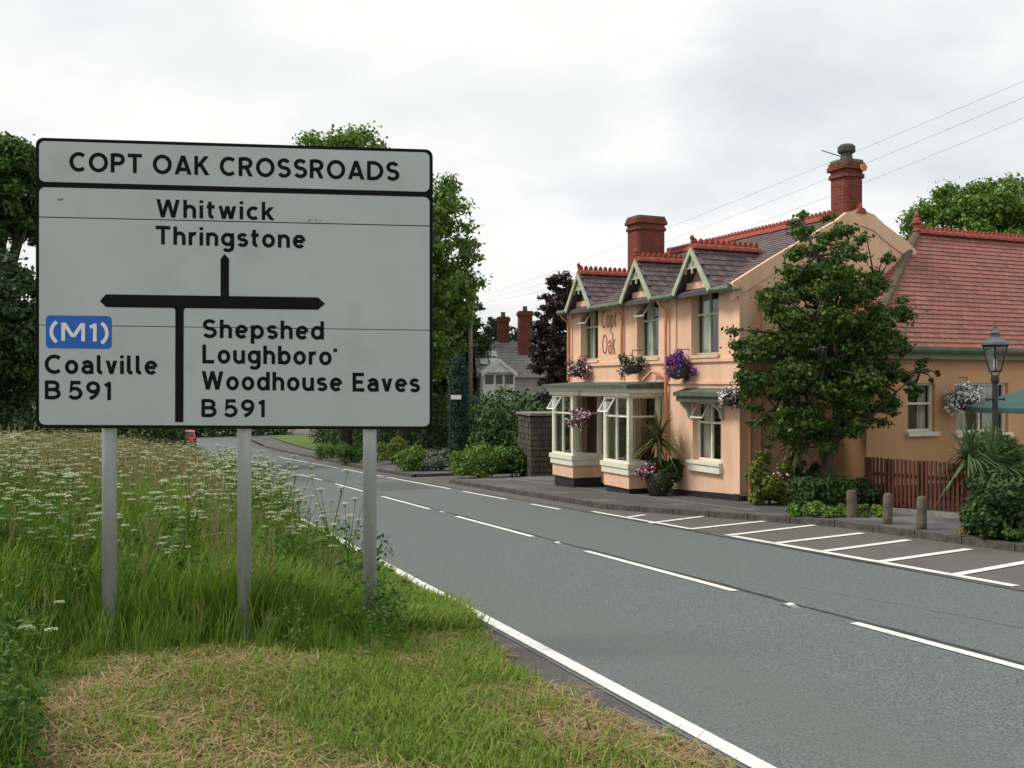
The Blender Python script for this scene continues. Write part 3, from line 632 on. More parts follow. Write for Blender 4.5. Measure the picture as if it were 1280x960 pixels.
# ridge tiles with crests
def ridge_tile_mesh(L, r_=.15, k=K, crest=.13):
    b = MB(); pr = [(r_*math.cos(R(a))*1.0, r_*math.sin(R(a))*.9) for a in (0, 35, 65, 90, 115, 145, 180)]
    b.prism([(x, 0, z) for x, z in pr], (0, L*.97, 0))
    n = 2; 
    for i in range(n):
        y = L*(i+.5)/n; ww = L/n*.40
        b.prism([(-.025, y-ww, r_*.88), (-.025, y-ww*.8, r_*.88+crest*.6), (-.025, y-ww*.3, r_*.88+crest), (-.025, y+ww*.3, r_*.88+crest), (-.025, y+ww*.8, r_*.88+crest*.6), (-.025, y+ww, r_*.88)], (.05, 0, 0))
    return b.mesh('ridge_tile', RIDGE, k)
RT = ridge_tile_mesh(.32)
def ridge(par, p, q, L=.32, me=RT, zo=ZB, k=K):
    p = Vector(p); q = Vector(q); d = q-p; n = max(1, int(round(d.length/L)))
    ey = d.normalized(); exx = ey.cross(Vector((0,0,1))).normalized(); ez = exx.cross(ey)
    rot = Matrix((exx, ey, ez)).transposed().to_euler()
    for i in range(n):
        c = p+d*i/n+Vector((0,0,random.uniform(-.006,.006))); o = link('ridge_tile', me, par, (c.x*k, c.y*k, (c.z+zo)*k)); o.rotation_euler = rot; o.scale = (1, d.length/n/L, 1)
ridge(pub, (3.64,-.08,4.24), (3.64,8.72,4.24))
# dormers
for c in DC:
    hw = .80; zf = 2.33; za = 3.33; x0 = -.38; x1 = 2.1; b = MB()
    b.prism([(x0,c-hw,zf),(x0,c,za),(x0,c+hw,zf),(x0,c+hw-.04,zf-.06),(x0,c,za-.10),(x0,c-hw+.04,zf-.06)], (x1-x0,0,0))
    d_ = pl('dormer', b, MATS['roof_underlay'])
    b = MB(); b.quad((0.0-.001,c-.74,2.4),(-.001,c+.74,2.4),(-.001,c,3.24)); b.quad((-.16,c-.55,2.36),(-.16,c+.55,2.36),(-.16,c+.52,2.52),(-.16,c-.52,2.52)); b.quad((-.16,c-.55,2.36),(-.16,c+.55,2.36),(0,c+.55,2.36),(0,c-.55,2.36)); b.quad((-.16,c-.52,2.52),(-.16,c+.52,2.52),(0,c+.52,2.52),(0,c-.52,2.52))
    link('gable', b.mesh('gable', PEACH, K, ZB*K), d_)
    for s in (-1, 1):
        b = MB(); b.prism([(x0-.05,c+s*(hw+.03),zf-.05),(x0-.05,c,za+.03),(x0-.05,c,za-.13),(x0-.05,c+s*(hw-.08),zf-.13)], (.05,0,0)); link('bargeboard', b.mesh('bargeboard', GREENW, K, ZB*K), d_)
        dy = Vector((0,-s*1,1/.80*1)).normalized()
        org = (x0-.0, c+s*(hw+.02), zf-.025+.012); 
        tl = tiles(org, (1,0,0), (0,-s*.80,1.0), 13, 7, .2, .185, .012, lambda p: p.x > x0-.05 and (p.z > 2.43+.503*p.x-.12))
        link('slates', tl.mesh('slates', SLATE, K, ZB*K), d_, kind='stuff')
        b = MB(); b.prism([(-.36,c+s*.05,za-.45),(-.36,c+s*.22,za-.42),(-.36,c+s*.1,za-.30)], (.03,0,0)); b.prism([(-.36,c+s*.28,za-.62),(-.36,c+s*.42,za-.60),(-.36,c+s*.24,za-.48)], (.03,0,0))
        link('fretwork', b.mesh('fretwork', GREENW, K, ZB*K), d_)
    b = MB(); b.box(-.37,c-.03,za-.62,-.33,c+.03,za-.12); b.box(-.368,c-.3,za-.50,-.332,c+.3,za-.45); link('king_post', b.mesh('king_post', GREENW, K, ZB*K), d_)
    b = MB(); b.lathe([(.02,0),(.05,.03),(.03,.07),(.06,.12),(.05,.17),(.01,.2)], 8, (-.36,c,za+.13)); link('finial', b.mesh('finial', RIDGE, K, ZB*K), d_)
    for i in range(6):
        o = link('ridge_tile', RT, d_, ((x0+.02+i*.335)*K, c*K, (za-.01+ZB)*K), (0,0,R(-90))); o.scale = (1,1.045,1)
# gutters and eaves fascia between dormers
for a, b_ in ((-.1, DC[0]-.82), (DC[0]+.82, DC[1]-.82), (DC[1]+.82, DC[2]-.82), (DC[2]+.82, 8.75)):
    mb = MB(); mb.prism([(-.42,a,2.30),(-.30,a,2.30),(-.28,a,2.20),(-.32,a,2.16),(-.40,a,2.16),(-.44,a,2.22)], (0,b_-a,0)); pl('gutter', mb, GUTTER)
    mb = MB(); mb.box(-.28,a,2.18,-.24,b_,2.26); mb.box(-.24,a,2.20,0,b_,2.24); pl('soffit', mb, GREENW)
for y, z0, xo in ((3.0, -3.0, -.1), (5.30, .1, -.09), (8.6, .1, -.09), (2.75, -3.0, -.1)):
    mb = MB()
    if y == 2.75: continue
    mb.tube([(-.36,y,2.18),(-.30,y,2.08),(xo,y,1.95),(xo,y,z0)], .04, 8); pl('downpipe', mb, PIPE, label='downpipe on the facade')
mb = MB(); mb.tube([(-.09,3.0,.16),(-.10,3.3,.28),(-.12,3.65,.33),(-.3,3.8,.1)], .045, 8); pl('downpipe', mb, PIPE, label='short bent pipe above the canopy')
for x in (.22, .52):
    mb = MB(); mb.tube([(x,-.07,.3 if x < .4 else 2.3),(x,-.07,-2.9)], .045, 8); pl('downpipe', mb, PIPE, label='downpipe on the gable wall')
# lean-to hood on the gable
mb = MB(); mb.prism([(-.1,-.55,.80),(-.1,-.55,.68),(-.1,-.004,.68),(-.1,-.004,1.0)], (2.7,0,0)); pl('side_hood', mb, LEAD)
mb = MB(); mb.box(-.04,-.48,.50,2.5,-.004,.678); pl('side_cornice', mb, GUTTER)
# peach gable parapet rising above the slates
top = [(-.22,2.36),(.9,2.99),(2.1,3.62),(2.9,4.03),(3.2,4.24),(3.64,4.34),(4.08,4.24),(4.4,4.03),(5.2,3.62),(5.5,3.42)]
mb = MB(); mb.prism([(x,-.03,z_) for x, z_ in top]+[(x,-.03,z_-.4) for x, z_ in top[::-1]], (0,.12,0)); pl('gable_parapet', mb, PEACH)
# painted lettering on the wall: Copt / Oak
LRED = mat('painted_lettering', (0.33, 0.09, 0.05), 0.8, (0.26, 0.07, 0.04), 6)
def wall_write(text, y_start, y_end, zb, ch, sw=.12):
    tot = 0; pos = []
    for c in text: pos.append(tot); tot += GL[c][0]+.12
    tot -= .12; kx = (y_start-y_end)/tot
    for ci, c in enumerate(text):
        b = MB()
        for si, sk in enumerate(GL[c][1]):
            P = [q if q == 'D' else ((pos[ci]+q[0])*kx, q[1]*ch) for q in sk]
            stroke(b, P, sw*ch, lambda x, y, d: (-.006-d, y_start-x, zb+y), si*.0008)
        pl('letter', b, LRED)
wall_write('Copt', 6.60, 5.72, 1.62, .56, .09); wall_write('Oak', 6.56, 5.78, .86, .62, .09)
# chimneys
def chimney(par, cx, cy, wx, wy, z0, z1, label=None, pots=(), capm=BRICK, K_=K, cham=.22):
    def ring(w, h, z0_, z1_, b):
        w/=2; h/=2; c = min(w, h)*cham
        b.prism([(cx-w+c,cy-h,z0_),(cx+w-c,cy-h,z0_),(cx+w,cy-h+c,z0_),(cx+w,cy+h-c,z0_),(cx+w-c,cy+h,z0_),(cx-w+c,cy+h,z0_),(cx-w,cy+h-c,z0_),(cx-w,cy-h+c,z0_)], (0,0,z1_-z0_))
    b = MB(); hh = z1-z0; ring(wx, wy, z0, z1-.45, b); ring(wx+.09, wy+.09, z1-.449, z1-.36, b); ring(wx+.02, wy+.02, z1-.359, z1-.25, b); ring(wx+.16, wy+.16, z1-.249, z1-.16, b); ring(wx+.10, wy+.10, z1-.159, z1-.07, b)
    ch = link('chimney', b.mesh('chimney', BRICK, K_, ZB*K_), par, label=label)
    b = MB(); ring(wx+.04, wy+.04, z1-.069, z1, b); link('chimney_cap', b.mesh('chimney_cap', mat('mossy_mortar', (0.14,0.15,0.11), .9, (0.09,0.10,0.08), 6), K_, ZB*K_), ch)
    for px_, py_, r_, h_ in pots:
        b = MB(); b.lathe([(r_*.9,0),(r_,.05),(r_*.85,.1),(r_*.85,h_*.45),(r_*1.15,h_*.5),(r_*1.3,h_*.6),(r_*1.3,h_*.85),(r_*.9,h_)], 12, (cx+px_, cy+py_, z1)); link('chimney_pot', b.mesh('chimney_pot', mat('sooty_clay', (0.05,0.055,0.05), .8, (0.09,0.09,0.08), 5), K_, ZB*K_), ch)
    return ch
chimney(pub, 2.52, 8.2, 1.02, .75, 2.9, 5.36, 'wide brick chimney at the far gable')
c2 = chimney(pub, 3.60, .42, .60, .58, 3.9, 5.62, 'tall brick chimney over the near gable', ((0,0,.17,.42),))
b = MB(); b.tube([(3.60+.18,.42-.42,5.40),(3.60+.18,.42-.38,5.40)], .10, 12); link('vent_disc', b.mesh('vent_disc', mat('terracotta_pale', (0.5,0.25,0.16), .8), K, ZB*K), c2)
chimney(pub, 6.3, 2.2, .55, .55, 2.2, 3.90, 'small chimney behind the gable', ((0,0,.19,.42),))
b = MB(); b.tube([(3.5,.5,5.75),(2.7,.3,5.78)], .012, 5); link('aerial', b.mesh('aerial', BLACK, K, ZB*K), c2)

# ------------------------------------------------------------------ the tiled wing
wing = empty('tiled_wing', (5.32*K, 22.4*K, -ZB*K), BANG, label='single-storey ochre wing with red clay tile hipped roof beside the pub gable', category='building')
def wl(name, mb, m, par=wing, **kw): return link(name, mb.mesh(name, m, K, ZB*K), par, **kw)
WW = [(3.55,4.42,-1.12,.02), (5.1,6.88,-1.18,.03), (8.2,9.6,-1.18,.03)]
mb = wallgrid('y', -1.6, 2.3, 17, -3.9, .75, WW, .2); mb.quad((2.3,-1.6,-3.9),(2.3,-.002,-3.9),(2.3,-.002,.75),(2.3,-1.6,.75)); mb.quad((17,-1.6,-3.9),(17,5,-3.9),(17,5,.75),(17,-1.6,.75))
wl('wall', mb, OCHRE)
mb = MB(); mb.quad((2.4,-.9,-2.9),(16.9,-.9,-2.9),(16.9,-.9,.7),(2.4,-.9,.7)); wl('interior', mb, DARKIN)
casement(wing, 'y', -1.5, *WW[0], CREAM, 1, .42); casement(wing, 'y', -1.5, *WW[1], CREAM, 2, .42); casement(wing, 'y', -1.5, *WW[2], CREAM, 2, .42)
for a, b_, z0, z1 in WW: mb = MB(); mb.box(a-.06,-1.70,z0-.10,b_+.06,-1.5,z0-.003); wl('window_sill', mb, CREAM)
E0 = Vector((2.0,-1.9,.84)); R0 = Vector((6.07,.5,3.94)); R1 = Vector((18,.5,3.94)); E1 = Vector((18,-1.9,.84)); Eb = Vector((2.0,2.9,.84))
mb = MB(); t = Vector((0,0,-.08))
for P in ((E0, E1, R1, R0), (E0, R0, Eb), (R0, R1, Vector((18,2.9,.84)), Eb)):
    mb.prism(P, t)
wl('roof', mb, mat('tile_underlay', (0.20,0.075,0.055), .9, (0.15,0.06,0.05), 4))
hipx = lambda y: 2.0+(y+1.9)/2.4*4.07
wl('roof_tiles', tiles((1.9,-1.93,.84), (1,0,0), (0,2.4,3.1), 82, 27, .196, .15, .016, lambda p: p.x > hipx(p.y)-.02 and p.z < 3.90), TILE, kind='stuff')
hd = (Vector((6.07,.5,3.94))-Vector((2.0,.5,.84)))
wl('hip_tiles', tiles((1.97,-1.9,.84), (0,1,0), hd, 16, 36, .196, .15, .022, lambda p: p.x < hipx(p.y)-.02 and p.y < .5 and p.z < 3.90), TILE, kind='stuff')
RTw = ridge_tile_mesh(.32, .15, K, .09)
ridge(wing, R0+Vector((0,0,.02)), R1+Vector((0,0,.02)), .32, RTw)
# hip tiles: plain half round
b = MB(); pr = [(.11*math.cos(R(a)), .10*math.sin(R(a))) for a in (0, 45, 90, 135, 180)]; b.prism([(x,0,z) for x, z in pr], (0,.33,0)); hipm = b.mesh('hip_tile', mat('mossy_hip', (0.14,0.09,0.065), .9, (0.09,0.08,0.05), 4), K)
ridge(wing, E0+Vector((0,0,.02)), R0+Vector((0,0,.02)), .33, hipm)
b = MB(); b.lathe([(.10,0),(.13,.05),(.08,.1),(.08,.2),(.12,.24),(.10,.34),(.05,.4),(.07,.45),(.02,.56)], 10, (6.07,.5,3.99)); wl('finial', b, RIDGE)
mb = MB(); mb.prism([(1.9,-2.06,.86),(1.9,-1.90,.86),(1.9,-1.90,.72),(1.9,-2.02,.72),(1.9,-2.06,.78)], (16,0,0)); wl('gutter', mb, GUTTER)
mb = MB(); mb.box(1.95,-1.895,.58,18,-1.80,.80); mb.box(1.95,-1.80,.70,18,-1.601,.74); wl('fascia', mb, mat('fascia_green', (0.20,0.22,0.13), .6, (0.15,0.17,0.10), 3))
mb = MB(); mb.prism([(2.06,-1.9,.86),(1.9,-1.9,.86),(1.9,-1.9,.72),(2.02,-1.9,.72)], (0,1.85,0)); wl('gutter', mb, GUTTER)
mb = MB(); mb.box(2.2,-1.64,-3.6,17,-1.601,-2.35); wl('plinth', mb, mat('dark_plinth', (0.10,0.085,0.07), .9, (0.07,0.06,0.05), 4))

exec_marker = None
# ------------------------------------------------------------------ vegetation tools
def kites(C, Nn, size, wid=.55, fold=.0):
    """leaf faces: centres C, random directions; returns verts, faces (kite quads)"""
    n = len(C); d = RNG.normal(size=(n, 3)); d /= np.linalg.norm(d, axis=1)[:, None]
    u = np.cross(d, Nn); u /= (np.linalg.norm(u, axis=1)[:, None]+1e-9); v = np.cross(Nn, u)
    s = size[:, None] if hasattr(size, '__len__') else size
    V = np.empty((n, 4, 3)); V[:, 0] = C-v*s*.5; V[:, 1] = C+u*s*wid*.5-v*s*.05; V[:, 2] = C+v*s*.5; V[:, 3] = C-u*s*wid*.5-v*s*.05
    F = np.arange(n*4).reshape(n, 4); return V.reshape(-1, 3), F
def blobcloud(blobs, n, fill=.35, flat=.75, jit=.08):
    """points on and in a set of (x,y,z,r) clumps; returns points and outward normals"""
    B = np.array([b[:4] for b in blobs], float); w = B[:, 3]**2; idx = RNG.choice(len(B), n, p=w/w.sum())
    d = RNG.normal(size=(n, 3)); d /= np.linalg.norm(d, axis=1)[:, None]
    rr = np.where(RNG.random(n) < fill, RNG.random(n)**.5, 1-.22*RNG.random(n)) + RNG.normal(size=n)*jit
    P = B[idx, :3]+d*(rr*B[idx, 3])[:, None]*np.array([1, 1, flat])
    nn = d*.8+RNG.normal(size=(n, 3))*.55+np.array([0, 0, .35]); nn /= np.linalg.norm(nn, axis=1)[:, None]
    return P, nn
OAK = leafmat('broad_leaf_green', [(0.025,0.06,0.012), (0.050,0.11,0.02), (0.085,0.16,0.03), (0.038,0.085,0.017)], .22)
BRIGHT = leafmat('bright_leaf_green', [(0.055,0.12,0.016), (0.10,0.20,0.028), (0.17,0.27,0.05), (0.075,0.15,0.024)], .25)
DARKL = leafmat('dark_leaf_green', [(0.016,0.040,0.011), (0.032,0.072,0.017), (0.052,0.105,0.026), (0.024,0.054,0.014)], .15)
PURP = leafmat('purple_leaf', [(0.022,0.012,0.016), (0.040,0.020,0.026), (0.028,0.030,0.018)], .12)
BLUEG = leafmat('blue_green_leaf', [(0.012,0.035,0.028), (0.022,0.055,0.042), (0.030,0.070,0.048)], .1)
YELG = leafmat('yellow_green_leaf', [(0.09,0.13,0.02), (0.15,0.19,0.03), (0.20,0.22,0.05)], .25)
def tree(name, base, blobs, n, lsz, m, label, cat='tree', trunk=.25, limbs=6, group=None, trunkpts=None, kind_crown='stuff', flat=.75, fill=.35, crownname='crown', twigs=True, jit=.12):
    base = Vector(base); t = empty(name, base, 0, label=label, category=cat, group=group)
    loc = [(b[0]-base.x, b[1]-base.y, b[2]-base.z, b[3]) for b in blobs]
    P, nn = blobcloud(loc, n, fill, flat, jit); V, F = kites(P, nn, lsz*(.6+.8*RNG.random(n)), .6)
    link(crownname, npmesh(crownname, V, F, m), t, kind=kind_crown)
    if limbs:
        c = np.array([l_[:3] for l_ in loc]).mean(0); zt = c[2]; mb = MB()
        pts = trunkpts or [(0,0,-.2), (c[0]*.1, c[1]*.1, zt*.3), (c[0]*.6, c[1]*.6, zt*.7), (c[0], c[1], zt*1.05)]
        mb.tube(pts, [trunk*1.25, trunk, trunk*.7, trunk*.25], 9)
        for l_ in random.sample(loc, min(limbs, len(loc))):
            s = Vector(pts[1]).lerp(Vector(pts[2]), random.uniform(.1, 1)); e = Vector(l_[:3]); mid = s.lerp(e, .5)+Vector((0,0,(e-s).length*.08))
            mb.tube([s, mid, e], [trunk*.42, trunk*.26, trunk*.06], 6)
            if twigs:
                for _ in range(5):
                    q = e+Vector(np.array(RNG.normal(size=3))*l_[3]*.5).lerp(Vector((0,0,0)), .2); mb.tube([mid.lerp(e, .6), q], [trunk*.12, trunk*.03], 4)
        link('trunk', mb.mesh('trunk', BARK, smooth=True), t)
    return t
def crownblobs(c, rx, ry, rz, n, r0, r1, seed=0, low=-1.0):
    rg = np.random.default_rng(seed); out = []
    while len(out) < n:
        d = rg.normal(size=3); d /= np.linalg.norm(d); k = rg.uniform(.15, 1)**.42*(1+.09*math.sin(d[0]*7+seed)*math.cos(d[2]*6+seed*2))
        if d[2] < low: continue
        out.append((c[0]+d[0]*rx*k, c[1]+d[1]*ry*k, c[2]+d[2]*rz*k, rg.uniform(r0, r1)))
    return out
def gnd(X, Y, up=0): return Vector((X, Y, gz(X, Y)+up))

# big trees beyond the sign
def bigtree(px, Y, top, cy, rpx, label, m, n, seed, rz=None, lsz=.34, nb=34, limbs=14):
    c = atY(px, cy, Y); rx = rpx/1200*Y; rz = rz or (cy-top)/1200*Y
    bl = crownblobs(c, rx*.95, rx*.95, rz*.93, nb*11, rx*.08, rx*.19, seed)
    tree('tree', gnd(c.x, c.y), bl, int(n*1.7), lsz*.8, m, label, trunk=.2+rx*.03, limbs=limbs, flat=.7, fill=.75, jit=.25)
bigtree(432, 58, 157, 290, 106, 'tall round-headed green tree topping out above the middle of the sign', BRIGHT, 42000, 31, nb=60)
bigtree(505, 50, 188, 350, 100, 'broad green tree rising at the right edge of the sign', BRIGHT, 26000, 4, lsz=.30)
bigtree(560, 62, 325, 430, 55, 'lower dark tree behind the telegraph pole', DARKL, 12000, 5, lsz=.32)
bigtree(2, 34, 166, 240, 84, 'leafy tree at the left edge showing above its sky gap', OAK, 30000, 6, lsz=.20, nb=42, limbs=5)
bigtree(-20, 30, 306, 416, 110, 'dense dark tree at the left edge below the sky gap', DARKL, 20000, 7, lsz=.22)
bigtree(150, 44, 330, 440, 120, 'dark tree hidden behind the left half of the sign', OAK, 12000, 8)
bigtree(1218, 44, 221, 300, 84, 'bright green round tree above the red tiled roof ridge', BRIGHT, 22000, 10, lsz=.24, rz=3.0)
bigtree(1300, 50, 258, 310, 45, 'small green tree at the right edge behind the tiled roof', OAK, 6000, 11, lsz=.26)
bigtree(703, 38, 352, 430, 42, 'dark purple-leaved tree close against the far end of the pub', PURP, 16000, 12, lsz=.17, rz=3.2)
bigtree(722, 46, 345, 380, 18, 'thin green tree top over the leftmost dormer', OAK, 3500, 13, lsz=.2, nb=10)
for i, (px, Y, top, cy, r) in enumerate([(617,118,392,440,40),(672,124,400,440,38),(560,110,380,440,40)]):
    bigtree(px, Y, top, cy, r, ['hazy distant tree behind the far cottage chimneys', 'distant tree crown right of the far chimneys', 'distant tree left of the far cottage'][i], BLUEG, 6000, 20+i, lsz=.5, nb=16)
# hedge on the left verge beyond the flowers
def hedge(name, pts, h, w, n, m, label, lsz=.14, cat='hedge'):
    base = pts[0]; base = Vector(base); bl = []
    for a, b in zip(pts, pts[1:]):
        a = Vector(a); b = Vector(b); L = (b-a).length
        for k in range(int(L/(w*.45))+1):
            p = a.lerp(b, min(1, k*w*.45/L))
            for z in (.3, .75): bl.append((p.x+random.uniform(-.15,.15)*w, p.y+random.uniform(-.15,.15)*w, p.z+h*z*random.uniform(.85,1.12), w*.5*random.uniform(.8,1.15)))
    t = empty(name, base, 0, label=label, category=cat)
    loc = [(b[0]-base.x, b[1]-base.y, b[2]-base.z, b[3]) for b in bl]
    P, nn = blobcloud(loc, n, .3, .9); V, F = kites(P, nn, lsz*(.6+.8*RNG.random(n)), .6); link('foliage', npmesh('foliage', V, F, m), t, kind='stuff')
    return t
hedge('hedge', [AO(42, .2), AO(60, 1.3), AO(74, 2.5)], 2.2, 1.9, 26000, DARKL, 'dark hedge along the left verge running towards the junction', .2)
hedge('hedge', [AO(25, -9), AO(34, -5.5), AO(44, -3)], 2.3, 2.4, 24000, DARKL, 'dark bushy hedge behind the white flowers at left', .2)
hedge('hedge', [AO(100, 14), AO(98, 4), AO(104, -8)], 3.2, 2.5, 12000, OAK, 'far hedge closing the end of the road', .35)
# right-hand garden beyond the driveway
hedge('hedge', [AO(36, 16.5), AO(46, 15.5), AO(60, 15.2), AO(82, 15)], 3.0, 2.6, 46000, DARKL, 'tall dark hedge behind the front garden shrubs', .2)
def shrub(c, r, h, n, m, label, lsz=.09, name='shrub', cat='shrub', nb=9, group=None, flat=.8):
    c = Vector(c); bl = []
    for i in range(nb*3):
        a = random.uniform(0, 6.28); q = math.sqrt(random.random())*.62*r
        bl.append((c.x+math.cos(a)*q*1.35, c.y+math.sin(a)*q*1.35, c.z+h*random.uniform(.12, .86)*(1-.35*q/r), min(r, h*.9)*random.uniform(.24, .42)))
    return tree(name, c, bl, n, lsz, m, label, cat, trunk=.03, limbs=4, group=group, crownname='foliage', flat=flat, twigs=False, fill=.7, jit=.2)
def gshrub(px, py, rpx, hpx, n, m, label, lsz=.1, up=.12, **kw):
    p = GP(px, py, up); k = p.y/1200; return shrub(p, rpx*k, hpx*k, n, m, label, lsz, **kw)
gshrub(598, 594, 34, 44, 5000, BRIGHT, 'bright green mound of shrub beside the driveway entrance')
gshrub(640, 592, 26, 40, 4000, OAK, 'mid green shrub before the stone pier')
gshrub(632, 575, 40, 105, 8000, BRIGHT, 'tall light green shrub below the far white porch', .12)
gshrub(672, 572, 40, 95, 8000, OAK, 'tall dark green shrub left of the stone pier top', .12)
gshrub(603, 576, 22, 90, 4000, BRIGHT, 'upright yellow-green shrub right of the clipped conifer', .10)
gshrub(545, 588, 20, 30, 3000, leafmat('silver_leaf', [(0.12,0.15,0.11),(0.22,0.25,0.20),(0.10,0.14,0.08)]), 'silvery pale shrub at the foot of the conifer')
gshrub(518, 588, 26, 32, 3500, BRIGHT, 'low bright green shrub beside the footpath')
gshrub(490, 580, 20, 38, 2500, YELG, 'yellow-green shrub at the right signpost')
gshrub(500, 572, 30, 40, 3500, DARKL, 'dark shrub behind the yellow-green one')
gshrub(535, 566, 34, 60, 5000, OAK, 'rounded green shrub behind the silvery one', .12)
gshrub(440, 578, 22, 26, 2500, OAK, 'low garden shrub seen between middle and right signposts')
gshrub(415, 572, 20, 22, 2500, BRIGHT, 'small bright shrub on the grass bank by the footpath')
mb = strip(11.92, 15, 34, 95, .16, 1, 3)
link('garden_lawn', mb.mesh('garden_lawn', mat('lawn', (0.06,0.10,0.02), 1, (0.10,0.15,0.03), 6, 5, bump=.6, bscale=40)), kind='structure')
# clipped conifer by the roadside
p = GP(573, 588, .1); k = p.y/1200; bl = [(p.x, p.y, p.z+z_, r_) for z_, r_ in ((.9,.32),(1.4,.38),(1.9,.40),(2.4,.42),(2.9,.42),(3.4,.40),(3.9,.36),(4.2,.27))]
tree('conifer', p, bl, 14000, .07, BLUEG, 'narrow clipped blue-green conifer column beside the footpath', trunk=.05, limbs=1, flat=1, fill=.2, crownname='crown', twigs=False)
p = GP(562.5, 590, .1); t = empty('marker_post', p, 0, label='thin dark post with small white plate in front of the conifer', category='post')
mb = MB(); mb.tube([(0,0,-.1),(0,0,3.2)], .035, 8); link('pole', mb.mesh('pole', BLACK), t)
mb = MB(); mb.box(.03,-.03,2.72,.42,-.01,2.88); link('plate', mb.mesh('plate', mat('white_plate', (0.7,0.74,0.75), .5)), t)
# telegraph pole
TP = Vector(((588-640)/1200*58, 58, 0)); TP.z = gz(TP.x, TP.y)
t = empty('telegraph_pole', TP, 0, label='weathered wooden telegraph pole among the trees left of the far cottage', category='pole')
ttop = (480-374)/1200*58-TP.z
mb = MB(); mb.tube([(0,0,-.2),(0,0,ttop)], [.17,.12], 10); link('pole', mb.mesh('pole', mat('grey_wood', (0.20,0.17,0.13), .9, (0.13,0.11,0.085), 6, stretch=(1,1,.1)), smooth=True), t)
mb = MB(); mb.box(-.6,-.05,ttop-.35,.6,.05,ttop-.25); link('crossarm', mb.mesh('crossarm', MATS['grey_wood']), t)
for i, (x1, y1, Y1) in enumerate([(1420,42,17),(1420,62,17.4),(1420,88,18),(1420,20,17)][:3]):
    a = TP+Vector((-.5+i*.5, 0, ttop-.2)); b = atY(x1, y1, Y1); pts = []
    for j in range(25):
        s = j/24; q = a.lerp(b, s); q.z -= .9*4*s*(1-s)*(.3+.25*i); pts.append(q-a)
    mb = MB(); mb.tube(pts, .0038, 4); w = link('overhead_wire', mb.mesh('wire', mat('wire_grey', (0.22,0.23,0.25), .7)), None, a); w['label'] = ['uppermost thin overhead wire crossing the sky at right', 'middle thin overhead wire crossing the sky at right', 'lowest thin overhead wire crossing the sky at right'][i]; w['category'] = 'wire'

# fields and a far wood on the skyline
FIELD = mat('field_grass', (0.06, 0.10, 0.02), 1, (0.11, 0.15, 0.035), .15, 6, col3=(0.16,0.16,0.05), scale3=.03, lo3=.5, hi3=.6)
link('far_field', strip(-600, 600, 112, 1500, .05, 60, 12).mesh('far_field', FIELD), kind='structure')
link('left_field', strip(-500, -17, -10, 111, .45, 6, 6).mesh('left_field', FIELD), kind='structure')
wb = []
for i in range(260):
    X = -260+2.2*i+random.uniform(-3,3); Y = 190+25*math.sin(i*.11)+random.uniform(-6,6); wb.append((X, Y, gz(X, Y)+random.uniform(1.5,5.5), random.uniform(2.6,4.4)))
P, nn = blobcloud(wb, 60000, .6, .9, .2); V, F = kites(P, nn, .9*(.6+.8*RNG.random(60000)), .6)
o = link('distant_wood', npmesh('distant_wood', V, F, DARKL), kind='stuff'); o['label'] = 'low dark band of distant woodland beyond the fields'; o['category'] = 'woodland'
# ------------------------------------------------------------------ far cottage
CY = 60; cb = atY(650, 480, CY); cb.z = gz(cb.x, cb.y)
cot = empty('cottage', cb, R(8), label='far grey-roofed cottage with two brick chimneys and a white porch gable', category='cottage')
def L(px, py): return ((px-650)/1200*CY, (480-py)/1200*CY-cb.z)
x0, _ = L(596, 0); x1, _ = L(700, 0); _, ze = L(0, 470); _, zr = L(0, 424)
mb = MB(); mb.box(x0+.2, 0, 0, x1-.2, 6, ze); link('wall', mb.mesh('wall', mat('cottage_wall', (0.42,0.40,0.36), .9, (0.34,0.33,0.3), 2)), cot)
mb = MB(); mb.prism([(x0,-.4,ze-.1),(x0,3,zr),(x0,6.4,ze-.1)], (x1-x0,0,0)); rf = link('roof', mb.mesh('roof', mat('grey_slate_far', (0.16,0.155,0.15), .7, (0.22,0.21,0.20), 3, 6)), cot)
link('slates', tiles((x0,-.42,ze-.1), (1,0,0), (0,3.4,zr-ze+.1), 17, 13, .30, .31, .015).mesh('slates', leafmat('far_slates', [(0.17,0.165,0.16),(0.24,0.23,0.22),(0.20,0.19,0.175)], 0, .6)), rf, kind='stuff')
for (a, b_, c, d_) in ((602,612,437,445),(602,612,447,455),(614,625,437,445),(614,625,447,455)):
    xa, za = L(a, d_); xb, zb = L(b_, c); f = (za-ze)/(zr-ze); g_ = (zb-ze)/(zr-ze); mb = MB(); mb.quad((xa,-.4+3.4*f-.1,za),(xb,-.4+3.4*f-.1,za),(xb,-.4+3.4*g_-.1,zb),(xa,-.4+3.4*g_-.1,zb)); link('skylight', mb.mesh('skylight', mat('sky_glass', (0.45,0.48,0.5), .15, spec=.8)), rf)
WH_ = mat('white_paint', (0.78,0.78,0.76), .6, (0.66,0.66,0.64), 4)
xa, zp = L(598, 466); xb, _ = L(641, 0); _, za = L(0, 450); xm = (xa+xb)/2
mb = MB(); mb.box(xa+.1,-1.5,0,xb-.1,0,zp); po = link('porch', mb.mesh('porch', WH_), cot)
mb = MB(); mb.prism([(xa,-1.8,zp),(xm,-1.8,za),(xb,-1.8,zp)], (0,1.9,0)); link('porch_roof', mb.mesh('porch_roof', WH_), po)
for s in (0, 1):
    mb = MB(); e = xa if s else xb; mb.prism([(e,-1.86,zp),(xm,-1.86,za+.05),(xm,-1.86,za-.22),(e,-1.86,zp-.25)], (0,.05,0)); link('bargeboard', mb.mesh('bargeboard', WH_), po)
